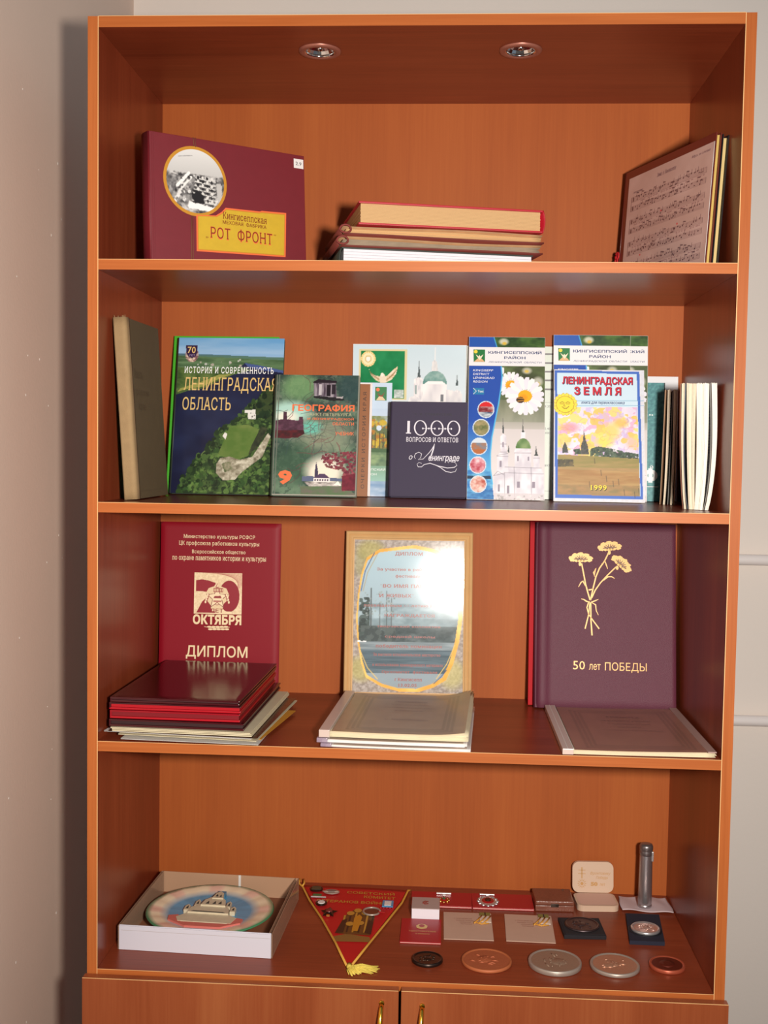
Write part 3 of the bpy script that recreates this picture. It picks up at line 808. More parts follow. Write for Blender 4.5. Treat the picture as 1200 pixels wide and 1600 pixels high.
# --- geography textbook
GW, GH = 0.151, 0.2225
e = thing('hardcover_book', 'worn green geography textbook with orange title and figure 9', 'book', (0.2455, 0.275, Z2), (1, 0, 0), (0, 0.2242, 0.9745), lift_th=0.012)
def Gp(X, Y): return (X - 60 + (Y - 258) * 0.06, Y - 258)
def GP(*p): return [Gp(x, y) for x, y in p]
def front(b):
    c = Canv(475, 707, 170)
    c.put(np.ones_like(c.X, bool), (44, 62, 58), 1, (104, 128, 104), c.noise(130, 110, 4, 1))
    c.put(c.noise(26, 24, 3, 41) > 0.56, (36, 50, 48), 0.35); c.put(c.noise(22, 26, 3, 43) > 0.60, (136, 140, 124), 0.35); c.blob(*Gp(190, 330), 110, 90, (116, 156, 106), 0.8); c.blob(*Gp(320, 610), 190, 120, (140, 148, 124), 0.8); c.blob(*Gp(150, 780), 140, 130, (64, 92, 70), 0.7)
    c.blob(*Gp(480, 330), 80, 100, (48, 72, 74), 0.8)
    c.blob(*Gp(130, 480), 130, 70, (170, 208, 196), 1.0); c.blob(*Gp(110, 510), 70, 40, (226, 226, 212), 1.0); c.blob(*Gp(250, 570), 70, 42, (104, 190, 172), 0.9)
    rs_ = np.random.RandomState(8)
    for k in range(46):    # road map lines
        x, y = rs_.uniform(60, 420), rs_.uniform(20, 560); p = [(x, y)]
        an = rs_.uniform(0, 6.3)
        for q in range(7):
            an += rs_.uniform(-.7, .7); x += 24 * math.cos(an); y += 24 * math.sin(an); p.append((x, y))
        c.line(p, 2.6, [(120, 66, 70), (70, 88, 70), (96, 60, 64), (60, 76, 78)][k % 4], 0.8)
    hub = Gp(310, 580)
    for k in range(16):
        an = k * 0.41 + 0.1; p = [hub]; x, y = hub
        for q in range(5):
            x += 26 * math.cos(an); y += 22 * math.sin(an); an += rs_.uniform(-.35, .35); p.append((x, y))
        c.line(p, 2.2, (110, 104, 96), 0.8)
    # castle
    c.poly(GP((42, 530), (90, 522), (92, 478), (112, 478), (114, 522), (180, 530), (183, 505), (204, 505), (206, 590), (205, 610), (120, 636), (40, 632)), (104, 66, 84), col2=(70, 44, 56), tex=c.noise(30, 22, 3, 4))
    c.poly(GP((40, 588), (206, 585), (212, 604), (170, 630), (38, 634)), (92, 36, 40), col2=(60, 34, 36), tex=c.noise(24, 16, 3, 5))
    # wooden house
    c.poly(GP((270, 300), (300, 285), (395, 296), (400, 390), (270, 382)), (66, 54, 68), col2=(160, 152, 160), tex=c.noise(12, 90, 3, 6))
    c.poly(GP((264, 300), (296, 282), (402, 292), (402, 304), (272, 306)), (40, 34, 42)); c.rect(*Gp(345, 315), *Gp(362, 382), (34, 28, 34)); c.rect(*Gp(372, 312), *Gp(392, 372), (44, 38, 46)); c.rect(*Gp(300, 312), *Gp(312, 378), (186, 180, 186))
    c.poly(GP((268, 382), (430, 392), (446, 406), (380, 410), (268, 394)), (36, 34, 36)); c.poly(GP((396, 386), (436, 384), (432, 396), (396, 394)), (170, 164, 166))
    # church in the hollow
    c.blob(*Gp(320, 820), 120, 95, (226, 220, 204), 1.0); c.blob(*Gp(310, 850), 80, 70, (238, 226, 206), 1.0)
    c.poly(GP((190, 855), (250, 850), (262, 858), (420, 862), (414, 880), (190, 882)), (96, 104, 130))
    c.poly(GP((263, 830), (268, 795), (273, 768), (279, 795), (283, 830), (284, 862), (262, 862)), (70, 62, 84)); c.poly(GP((255, 862), (290, 838), (322, 838), (346, 862)), (84, 66, 92)); c.rect(*Gp(256, 862), *Gp(346, 892), (232, 226, 222))
    for k in range(6): c.rect(*Gp(262 + k * 14, 868), *Gp(268 + k * 14, 880), (96, 84, 96))
    c.poly(GP((200, 884), (412, 884), (410, 912), (230, 912)), (214, 206, 200), col2=(120, 112, 108), tex=c.noise(30, 14, 3, 7)); c.poly(GP((366, 900), (394, 878), (412, 905)), (240, 232, 222))
    c.poly(GP((180, 912), (420, 906), (500, 960), (180, 960)), (112, 106, 96), col2=(92, 116, 80), tex=c.noise(40, 20, 3, 8))
    c.speck(c.mpoly(GP((310, 720), (520, 700), (510, 930), (415, 935), (420, 820), (330, 800), (300, 760))), [(128, 52, 66), (104, 40, 54), (150, 78, 84), (110, 60, 62)], 230, 7, 3)
    c.poly(GP((415, 850), (505, 830), (505, 935), (412, 930)), (124, 44, 58), col2=(96, 36, 48), tex=c.noise(20, 20, 3, 9))
    c.rect(0, 0, 5, 707, (118, 120, 110)); c.rect(14, 0, 17, 707, (104, 112, 100)); c.rect(0, 700, 475, 707, (160, 158, 146)); c.rect(469, 0, 475, 707, (140, 140, 128))
    b.pic(c, 0, 0, GW, GH, -0.0004, 1)
    f = U(GW, GH, 475, 707)
    def t(s, x0, y0, x1, y1, m, **k):
        p0 = Gp(x0, y0); p1 = Gp(x1, y1); tx(b, f, s, p0[0], p0[1], p1[0], p1[1], -0.0008, m, **k)
    t('ГЕОГРАФИЯ', 145, 432, 497, 474, 2, bold=0.03)
    t('САНКТ-ПЕТЕРБУРГА', 225, 482, 480, 500, 3, bold=0.01); t('И ЛЕНИНГРАДСКОЙ', 230, 508, 492, 526, 2, bold=0.01); t('ОБЛАСТИ', 372, 536, 492, 554, 2, bold=0.01); t('УЧЕБНИК', 386, 592, 490, 612, 2, bold=0.01)
    t('9', 58, 820, 132, 903, 2, bold=0.05)
hardcover(e, GW, GH, 0.0125, mat('worn_green_board', (70, 88, 72), 0.5), m_page, 0.002, 'left', front, [m_ink_gloss, I_ORANGE, ink('olive_grey', (176, 176, 140))])

# --- brown book, white leaflet, lake leaflet behind
e = thing('softcover_book', 'brown paperback half hidden behind the right edge of the geography textbook', 'book', (0.318, 0.333, Z2), (1, 0, 0), (0.012, 0.163, 0.985), lift_th=0.006)
def front(b):
    b.text('ОЧЕРКИ ИСТОРИИ КРАЯ', 0.0815, 0.020, 0.0875, 0.190, -0.0003, 1)
hw = 0.0945
b = MB().box(0, hw, 0, 0.0005, 0, 0.2085, 0).box(0, hw, 0.0055, 0.006, 0, 0.2085, 0).box(-0.0003, 0.0006, 0, 0.006, 0, 0.2085, 0)
cu = bpy.data.curves.new('lettering', 'FONT')
bpy.data.curves.remove(cu)
vs, fs = glyphs('ОЧЕРКИ ИСТОРИИ КРАЯ', True, 0.01, 0, 1.3)
a_ = np.array(vs); a_ = (a_ - a_.min(0)) / (a_.max(0) - a_.min(0))
b.add([(0.0880 - 0.0062 * v, -0.0003, 0.014 + 0.180 * u) for u, v in a_], fs, 1)     # title runs up the cover
b.build('cover', [mat('brown_cover', (150, 92, 50), 0.5), ink('dark_brown', (74, 44, 26))], e)
pages(0.001, hw + 0.0016, 0.0007, 0.0053, 0.0006, 0.207, m_white, e, layers=4)
e = thing('leaflet', 'plain white leaflet standing between the brown paperback and the lake leaflet', 'leaflet', (0.345, 0.346, Z2), (1, 0, 0), (0.004, 0.132, 0.9895), lift_th=0.002)
MB().box(0, 0.0712, 0, 0.0018, 0, 0.2108, 0, 0.0003).build('cover', mat('pinkish_white_paper', (232, 222, 220), 0.5), e)
JW, JH = 0.098, 0.2115
e = thing('brochure', 'pale blue leaflet with lake photograph and small green crest beside the navy book', 'brochure', (0.3545, 0.3533, Z2), (1, 0, 0), (0.006, 0.117, 0.991), lift_th=0.0015)
c = Canv(120, 260, 110, (196, 214, 234))
c.vgrad(60, 110, (190, 208, 230), (206, 220, 234)); c.rect(0, 84, 120, 160, (120, 124, 72), col2=(84, 100, 76), tex=c.noise(16, 22, 3, 2))
c.put((c.Y > 76) & (c.Y < 110), (128, 136, 84), 1, (186, 204, 222), c.noise(14, 14, 3, 4)); c.speck(c.mrect(60, 84, 112, 150), [(206, 176, 60), (150, 140, 70), (96, 112, 78), (176, 120, 50)], 90, 5, 3)
for x in (68, 76, 84, 94, 102): c.line([(x, 115), (x, 150)], 1.6, (60, 50, 44))
c.ell(92, 104, 6, 6, (206, 220, 236)); c.rect(0, 152, 120, 160, (76, 104, 70)); c.vgrad(160, 256, (110, 142, 104), (170, 214, 214)); c.put((c.Y > 160) & (c.Y < 190), (84, 110, 84), 0.8, (150, 170, 120), c.noise(20, 12, 3, 5))
c.put(c.Y > 225, (120, 150, 190), 0.9, (206, 214, 230), c.noise(40, 18, 3, 6))
b = MB().box(0, JW, 0, 0.0015, 0, JH, 0)
b.pic(c, 0, 0, JW, JH, -0.0003, 1)
x0 = 0.0665
b.poly([(x0, 0.178), (x0 + 0.0215, 0.178), (x0 + 0.0215, 0.2035), (x0, 0.2035)], -0.0005, 3)
b.disc(x0 + 0.005, 0.1985, 0.0034, 0.0034, -0.0007, 4)
b.poly([(x0 + 0.002, 0.1785), (x0 + 0.0195, 0.1785), (x0 + 0.013, 0.1865), (x0 + 0.008, 0.1865)], -0.0007, 5)
b.poly([(x0 + 0.007, 0.186), (x0 + 0.004, 0.193), (x0 + 0.010, 0.188), (x0 + 0.0125, 0.188), (x0 + 0.018, 0.194), (x0 + 0.014, 0.185)], -0.0008, 6)
b.text('КИНГИСЕППСКИЙ', 0.020, 0.0475, 0.0885, 0.0530, -0.0006, 2); b.text('РАЙОН', 0.046, 0.0390, 0.0725, 0.0440, -0.0006, 2)
b.build('cover', [m_white, m_ink_gloss, I_WHITE, mat('ink_crest_green', (30, 118, 60), 0.4), I_ORANGE, ink('sand', (226, 196, 156)), I_BROWN], e)

# --- fold-out guide with the white church
KW, KH = 0.2105, 0.2825
e = thing('fold_out_guide', 'large pale fold-out guide with white church, eagle crest and table page at the back', 'brochure', (0.3783, 0.3635, Z2), (1, 0, 0), (0, 0.080, 0.9968), lift_th=0.0016)
c = Canv(1110, 1490, 190, (206, 222, 234))      # units of the close view, x from 20, y from 45
o_ = lambda *p: [(x - 20, y - 45) for x, y in p]
c.vgrad(0, 600, (196, 216, 226), (214, 222, 228))
c.rect(55, 45, 530, 545, (216, 204, 158)); c.rect(72, 62, 508, 530, (40, 138, 84), col2=(24, 118, 66), tex=c.noise(120, 120, 3, 1))
c.ell(147, 142, 72, 76, (236, 214, 150)); c.ell(147, 142, 56, 60, (240, 226, 184)); c.ell(147, 142, 34, 36, (214, 190, 130)); c.ell(147, 142, 22, 24, (240, 236, 226))
for k in range(18):
    a = k * math.pi / 9; c.line([(147 + 58 * math.cos(a), 142 + 62 * math.sin(a)), (147 + 70 * math.cos(a), 142 + 74 * math.sin(a))], 5, (206, 176, 104))
for pts in (o_((170, 270), (195, 330), (240, 350), (290, 360), (300, 420), (250, 400), (200, 350)), o_((462, 255), (445, 330), (400, 390), (340, 420), (330, 370), (380, 330), (430, 280))):
    c.poly(pts, (214, 190, 150), col2=(236, 226, 206), tex=c.noise(26, 18, 3, 3))
for k in range(5):
    c.line(o_((185 + k * 20, 310 + k * 16), (215 + k * 18, 360 + k * 10)), 5, (150, 110, 70)); c.line(o_((450 - k * 22, 290 + k * 22), (410 - k * 14, 350 + k * 12)), 5, (150, 110, 70))
c.ell(*o_((312, 385))[0], 30, 56, (226, 212, 190)); c.ell(*o_((308, 340))[0], 16, 18, (240, 232, 216)); c.poly(o_((290, 420), (340, 420), (345, 480), (285, 480)), (206, 180, 140))
c.rect(*o_((430, 490))[0], *o_((522, 570))[0], (150, 168, 160), col2=(220, 226, 224), tex=c.noise(30, 24, 2, 5))
WHT, SHD = (240, 236, 236), (206, 204, 210)
def tower(cx, top, w, h): c.poly(o_((cx - w, h), (cx - w, top), (cx, top - 20), (cx + w, top), (cx + w, h)), WHT, col2=SHD, tex=c.noise(18, 60, 2, 6))
c.line(o_((670, 205), (670, 260)), 5, (90, 98, 100)); c.poly(o_((664, 260), (676, 260), (682, 330), (688, 372), (652, 372), (660, 320)), (84, 94, 96)); tower(668, 380, 44, 700); c.rect(*o_((634, 440))[0], *o_((650, 530))[0], (150, 166, 166))
c.line(o_((826, 70), (826, 210)), 7, (236, 232, 230)); c.poly(o_((800, 210), (820, 190), (845, 210), (858, 300), (790, 300)), (224, 222, 222), col2=(196, 200, 204), tex=c.noise(16, 50, 2, 7))
c.put(c.mell(*o_((828, 430))[0], 118, 132) & (c.Y < 400), (92, 138, 132), 1, (150, 178, 172), c.noise(60, 60, 3, 8)); c.poly(o_((710, 430), (945, 430), (945, 800), (705, 800)), WHT, col2=SHD, tex=c.noise(70, 200, 2, 9)); c.rect(*o_((888, 530))[0], *o_((918, 600))[0], (120, 122, 128)); c.poly(o_((720, 430), (760, 400), (900, 400), (940, 430)), WHT)
c.line(o_((1045, 340), (1045, 400)), 5, (90, 98, 100)); c.poly(o_((1038, 380), (1052, 380), (1058, 440), (1034, 440)), (80, 90, 92)); tower(1046, 500, 40, 800)
c.poly(o_((560, 640), (580, 560), (640, 545), (700, 590), (710, 800), (560, 800)), WHT, col2=SHD, tex=c.noise(50, 80, 2, 10)); c.poly(o_((940, 480), (1010, 490), (1100, 520), (1100, 800), (940, 800)), (232, 228, 228), col2=SHD, tex=c.noise(60, 90, 2, 11))
c.put(c.Y > 740, (220, 216, 214), 1, (176, 184, 170), c.noise(120, 60, 3, 12))
b = MB().box(0, KW, 0, 0.0012, 0, KH, 0)
b.pic(c, 0.0008, 0.0008, KW - 0.0016, KH - 0.0016, -0.0003, 1, bend=lambda u, v: 0 * u)
b.build('church_page', [m_white, printed('gloss_film_print', 0.12, 0.6, coat_rough=0.05)], e)
RW = 0.188
b = MB().box(KW + 0.0006, KW + RW, 0.0004, 0.0016, 0, KH - 0.001, 0)
for k, zz in enumerate((0.2660, 0.2495, 0.2335, 0.2175, 0.2010)):
    b.box(KW + 0.006, KW + RW - 0.006, 0.0001, 0.0004, zz, zz + 0.0030, 1)
for zz in (0.1780, 0.0150): b.box(KW + 0.006, KW + RW - 0.006, 0.0001, 0.0004, zz, zz + 0.0005, 1)
for k, s in enumerate(('19.35', '22.40', '8.000', '3.897')):
    b.text(s, KW + 0.1425, (0.169, 0.128, 0.120, 0.060)[k], KW + 0.1560, (0.173, 0.132, 0.124, 0.064)[k], 0.0002, 1)
b.build('table_page', [mat('greenish_white_paper', (214, 222, 212), 0.45), mat('ink_table_grey', (128, 124, 128), 0.6)], e)

# --- navy book of questions and answers
LW, LH = 0.137, 0.1735
e = thing('hardcover_book', 'small navy cloth book with silver title 1000 вопросов и ответов', 'book', (0.4551, 0.302, Z2), (1, 0, 0), (0, 0.1732, 0.9849), lift_th=0.020)
def Lp(X, Y): return (X - 725 + (Y - 415) * 0.04, Y - 415)
def front(b):
    f = U(LW, LH, 443, 556)
    def t(s, x0, y0, x1, y1, m, **k):
        p0 = Lp(x0, y0); p1 = Lp(x1, y1); tx(b, f, s, p0[0], p0[1], p1[0], p1[1], -0.0004, m, **k)
    t('К. И. СЛИВИНСКИЙ', 858, 478, 1070, 496, 2, space=1.3)
    t('1', 805, 530, 832, 604, 1, serif=True)
    for cx in (888, 985, 1082):
        p = [f(*Lp(cx + 34 * math.cos(a), 570 + 43 * math.sin(a))) for a in [2 * math.pi * i / 36 for i in range(37)]]
        b.stroke(p, [0.0012 + 0.0013 * abs(math.cos(2 * math.pi * i / 36)) for i in range(37)], -0.0004, 1)
    for x0, x1 in ((902, 972), (996, 1068)):
        b.stroke([f(*Lp(x0, 573)), f(*Lp(x1, 573))], 0.0007, -0.0006, 1)
        for x in (x0, (x0 + x1) / 2, x1): b.disc(*f(*Lp(x, 573)), 0.0014, 0.0018, -0.0008, 1, 10)
    t('ВОПРОСОВ И ОТВЕТОВ', 805, 624, 1106, 652, 1, serif=True, bold=0.008)
    t('о', 818, 732, 838, 756, 1, shear=0.25); t('енинграде', 932, 732, 1110, 772, 1, shear=0.25, bold=0.01)
    S = lambda pts: [f(*Lp(x, y)) for x, y in pts]
    b.stroke(S([(856, 752), (848, 740), (856, 722), (876, 712), (892, 722), (886, 744), (870, 756), (900, 752), (935, 716), (955, 690), (968, 664)]), [0.0006, 0.0008, 0.001, 0.001, 0.0009, 0.0008, 0.0006, 0.0008, 0.001, 0.0012, 0.0008], -0.0004, 1)
    b.stroke(S([(968, 662), (962, 690), (950, 725), (940, 748), (946, 760), (958, 754)]), [0.0012, 0.0022, 0.0022, 0.0016, 0.0010, 0.0008], -0.0004, 1)
    b.stroke(S([(892, 778), (876, 772), (864, 782), (870, 798), (890, 798), (906, 784), (940, 776), (990, 792), (1040, 802), (1080, 798), (1096, 786), (1088, 772)]), [0.0006] * 3 + [0.0010] * 3 + [0.0013] * 4 + [0.0009, 0.0006], -0.0004, 1)
    b.stroke(S([(960, 782), (1000, 800), (1030, 822), (1060, 828), (1085, 822), (1095, 804)]), [0.0006, 0.0010, 0.0012, 0.0010, 0.0008, 0.0005], -0.0004, 1)
    b.stroke(S([(1050, 772), (1040, 766), (1060, 764), (1085, 770)]), 0.0006, -0.0004, 1)
    b.box(0.009, 0.0096, -0.0003, 0.001, 0.0005, LH - 0.0005, 0)
hardcover(e, LW, LH, 0.0205, mat('navy_cloth', (56, 48, 72), 0.7, bump=(1400, 0.3)), m_page, 0.0025, 'left', front, [I_SILV, ink('near_black', (26, 22, 32))])

# --- district brochures (three of a kind)
def brochure_cover(b, w, h):
    ox, oy = 120, 92
    def p(X, Y): return (X - ox + (Y - oy) * 0.0245, Y - oy)
    def P(*q): return [p(x, y) for x, y in q]
    c = Canv(636, 1330, 155, (226, 226, 228))
    c.rect(0, 0, 636, 84, (32, 60, 34), col2=(74, 108, 52), tex=c.noise(90, 40, 3, 1)); c.blob(*p(410, 130), 44, 30, (208, 206, 188), 0.9); c.blob(*p(415, 145), 20, 14, (214, 176, 60), 0.9)
    c.poly(P((118, 92), (325, 92), (350, 176), (118, 176)), (34, 84, 168)); c.line(P((327, 92), (352, 176)), 7, (70, 170, 222))
    c.rect(0, 84, 636, 232, (228, 228, 232))
    # main picture
    c.rect(0, 240, 636, 1330, (204, 200, 200)); c.put((c.Y > 240) & (c.Y < 620), (58, 66, 46), 1, (96, 116, 72), c.noise(110, 90, 3, 2))
    c.vgrad(500, 820, (112, 116, 96), (208, 202, 200), m=(c.Y > 520) & (c.Y < 820)); c.put((c.Y > 430) & (c.Y < 700), (140, 148, 118), 0.35, (80, 96, 66), c.noise(80, 160, 3, 9))
    c.vgrad(700, 1330, (206, 200, 200), (226, 220, 222), m=(c.Y > 760))
    c.blob(*p(600, 370), 44, 30, (206, 204, 190), 0.8); c.blob(*p(598, 375), 20, 14, (216, 182, 70), 0.8); c.blob(*p(690, 460), 46, 44, (206, 206, 196), 0.8); c.blob(*p(688, 478), 22, 18, (206, 178, 80), 0.8)
    def daisy(cx, cy, r, ri, n, rot, yel):
        for k in range(n):
            a = rot + 2 * math.pi * k / n
            tipx, tipy = cx + r * math.cos(a), cy + r * math.sin(a); nx_, ny_ = -math.sin(a), math.cos(a); w_ = r * 0.17
            bx, by = cx + ri * 0.5 * math.cos(a), cy + ri * 0.5 * math.sin(a); mx_, my_ = cx + r * 0.75 * math.cos(a), cy + r * 0.75 * math.sin(a)
            c.poly([(bx, by), (mx_ + nx_ * w_, my_ + ny_ * w_), (tipx + nx_ * w_ * .5, tipy + ny_ * w_ * .5), (tipx - nx_ * w_ * .5, tipy - ny_ * w_ * .5), (mx_ - nx_ * w_, my_ - ny_ * w_)], (244, 242, 248) if k % 2 else (226, 224, 236))
        c.ell(cx, cy, ri, ri * 0.85, yel); c.blob(cx - ri * 0.2, cy + ri * 0.2, ri * .6, ri * .5, (214, 130, 30), 0.5)
    daisy(*p(465, 490), 110, 46, 17, 0.1, (226, 168, 40)); c.poly(P((385, 340), (410, 350), (405, 400), (385, 400)), (236, 234, 240))
    daisy(*p(580, 580), 158, 58, 19, 0.2, (236, 172, 36))
    c.ell(*p(540, 612), 34, 26, (70, 50, 36)); c.line(P((515, 596), (570, 600)), 6, (206, 150, 60)); c.line(P((520, 622), (568, 616)), 6, (196, 140, 60))
    # church
    W1, W2, OUTL = (240, 236, 242), (208, 204, 214), (112, 106, 116)
    def wht(*q, s=1): c.poly(P(*q), W1, col2=W2, tex=c.noise(46, 70, 2, s))
    wht((310, 1230), (345, 1205), (400, 1205), (405, 1160), (480, 1155), (620, 1155), (705, 1165), (722, 1210), (722, 1418), (310, 1400), s=3)
    wht((370, 910), (395, 890), (420, 910), (420, 1040), (432, 1060), (432, 1210), (340, 1210), (340, 1070), (370, 1040), s=4)
    wht((485, 1030), (622, 1030), (622, 1165), (485, 1165), s=5); wht((640, 1070), (690, 1070), (692, 1165), (640, 1165), s=6)
    c.put(c.mell(*p(558, 1010), 62, 84) & (c.Y < p(0, 1012)[1]), (74, 112, 62), 1, (150, 170, 120), c.noise(60, 90, 2, 7)); wht((490, 1008), (622, 1008), (628, 1036), (482, 1036), s=8)
    wht((540, 880), (560, 862), (578, 880), (578, 925), (540, 925), s=9); c.poly(P((552, 862), (558, 800), (564, 862), (572, 878), (546, 878)), (66, 72, 70))
    c.poly(P((390, 890), (386, 850), (394, 810), (402, 850), (402, 890)), (70, 76, 78)); c.line(P((394, 765), (394, 820)), 4, (110, 108, 108)); c.line(P((559, 770), (559, 810)), 4, (110, 108, 108))
    c.poly(P((438, 980), (444, 1040), (434, 1046), (430, 1030)), (76, 82, 80)); c.poly(P((655, 1050), (664, 985), (674, 1050), (684, 1066), (644, 1066)), (74, 80, 80))
    for q in (((340, 1075), (432, 1075)), ((340, 1068), (430, 1050)), ((405, 1160), (705, 1165)), ((400, 1205), (722, 1212)), ((310, 1232), (400, 1210)), ((485, 1045), (622, 1045)), ((640, 1085), (692, 1085)), ((370, 1040), (420, 1040)), ((370, 975), (420, 975)), ((480, 1160), (480, 1400)), ((620, 1160), (620, 1400)), ((400, 1210), (400, 1400)), ((310, 1232), (345, 1195), (398, 1225))):
        c.line(P(*q), 3.5, OUTL, 0.7)
    for x, y, w_, h_ in ((362, 1110, 14, 50), (385, 960, 12, 40), (505, 1070, 14, 40), (592, 1075, 12, 34), (500, 1275, 24, 52), (625, 1275, 26, 52), (345, 1300, 16, 60), (420, 1310, 18, 70)):
        c.rect(*p(x, y), *p(x + w_, y + h_), (150, 142, 156))
    c.rect(*p(300, 1370), *p(722, 1425), (206, 200, 204), a=0.8); c.speck(c.mrect(200, 1290, 636, 1330), [(226, 222, 222), (170, 166, 166)], 40, 8, 3)
    # blue wave on the left with round pictures
    blue = P((116, 332), (385, 332), (392, 420), (380, 520), (360, 640), (330, 780), (300, 920), (285, 1060), (285, 1180), (300, 1300), (310, 1425), (85, 1425))
    mb_ = c.mpoly(blue); c.put(mb_, (36, 78, 168)); c.vgrad(p(0, 780)[1], p(0, 1180)[1], (36, 80, 172), (96, 176, 222), m=mb_ & (c.Y > p(0, 780)[1]) & (c.Y < p(0, 1190)[1]))
    c.put(mb_ & (c.Y > p(0, 1190)[1]), (52, 120, 186), 1, (120, 190, 226), c.noise(60, 30, 3, 4)); c.put(mb_ & (c.Y > p(0, 1235)[1]) & (c.Y < p(0, 1258)[1]), (40, 60, 84)); c.put(mb_ & (c.Y > p(0, 1345)[1]), (30, 70, 140), 0.6, (90, 160, 206), c.noise(50, 20, 3, 5))
    c.line(P((386, 340), (392, 420), (380, 520), (360, 640), (330, 780), (300, 920), (285, 1060), (285, 1180), (300, 1300)), 10, (84, 180, 230))
    discs = ((253, 694, (120, 40, 44), (206, 190, 190)), (211, 843, (92, 104, 60), (166, 150, 110)), (192, 996, (120, 132, 150), (176, 110, 70)), (180, 1148, (176, 66, 82), (232, 200, 206)), (182, 1302, (176, 84, 70), (232, 206, 196)))
    for k, (x, y, a_, b_) in enumerate(discs):
        c.ell(*p(x, y), 70, 70, (206, 220, 232)); c.put(c.mell(*p(x, y), 63, 63), a_, 1, b_, c.noise(44, 34, 3, 20 + k))
    c.put(c.mell(*p(253, 694), 63, 63) & (c.Y < p(0, 670)[1]), (206, 40, 44)); c.put(c.mell(*p(253, 694), 63, 63) & (c.Y > p(0, 715)[1]), (70, 84, 110), 1, (190, 200, 206), c.noise(50, 16, 2, 6))
    c.put(c.mell(*p(192, 996), 63, 63) & (c.Y < p(0, 965)[1]), (206, 216, 226)); c.put(c.mell(*p(192, 996), 63, 63) & (c.Y > p(0, 1020)[1]), (176, 104, 60))
    c.rect(*p(150, 518), *p(240, 572), (40, 132, 168), a=0.8)
    b.pic(c, 0.0004, 0.0004, w - 0.0008, h - 0.0008, -0.0003, 1)
    f = U(w, h, 636, 1330); Y = -0.0007
    def t(s, x0, y0, x1, y1, m, **k):
        p0 = p(x0, y0); p1 = p(x1, y1); tx(b, f, s, p0[0], p0[1], p1[0], p1[1], Y, m, **k)
    t('КИНГИСЕППСКИЙ', 280, 205, 722, 234, 2, bold=0.02); t('РАЙОН', 412, 248, 588, 277, 2, bold=0.02); t('ЛЕНИНГРАДСКОЙ  ОБЛАСТИ', 280, 292, 722, 312, 2, shear=0.15)
    for k, s in enumerate(('KINGISEPP', 'DISTRICT', 'LENINGRAD', 'REGION')): t(s, 150, 364 + 31 * k, (318, 286, 328, 270)[k], 381 + 31 * k, 3, shear=0.15)
    t('Text', 188, 536, 236, 556, 3); b.stroke([f(*p(150, 520)), f(*p(176, 545)), f(*p(150, 570))], 0.0008, Y, 3)
    # crest
    q = [f(*p(x, y)) for x, y in ((155, 200), (252, 200), (250, 303), (156, 303))]; b.poly(q[::-1], Y, 4)
    b.disc(*f(*p(174, 218)), 0.0034, 0.0034, Y - 0.0002, 5, 14)
    b.poly([f(*p(x, y)) for x, y in ((158, 302), (248, 302), (232, 285), (205, 262), (178, 285))], Y - 0.0002, 6)
    b.poly([f(*p(x, y)) for x, y in ((203, 285), (186, 262), (172, 240), (198, 258), (205, 245), (212, 258), (238, 240), (226, 262), (210, 285))][::-1][::-1], Y - 0.0004, 7)
bro_m = [m_white, printed('brochure_print', 0.28, 0.25), I_NAVY, I_WHITE, MATS['ink_crest_green'], I_YEL, ink('sandy', (222, 178, 130)), ink('ivory', (240, 226, 200))]
BW, BH = 0.1385, 0.3035
e0 = thing('brochure', 'tall district brochure with daisies and white church, whole cover in view beside navy book', 'brochure', (0.5927, 0.300, Z2), (1, 0, 0), (0.006, 0.2313, 0.9729), lift_th=0.0022, group='tall blue and white district brochures')
b = MB().box(0, BW, 0, 0.0022, 0, BH, 0, 0.0002); brochure_cover(b, BW, BH)
cov = b.build('cover', bro_m, e0)
for lab, O, u in (('tall district brochure standing directly behind the ЛЕНИНГРАДСКАЯ ЗЕМЛЯ booklet', (0.7462, 0.322, Z2), (0.0035, 0.140, 0.990)),
                  ('tall district brochure sticking out to the right behind another copy and the booklet', (0.7790, 0.336, Z2), (0.004, 0.122, 0.9925))):
    e2 = e0.copy(); COL.objects.link(e2); e2['label'] = lab
    place(e2, Vector(O) + Vector((0, 0, 0.0006)), (1, 0, 0), u)
    c2 = cov.copy(); COL.objects.link(c2); c2.parent = e2
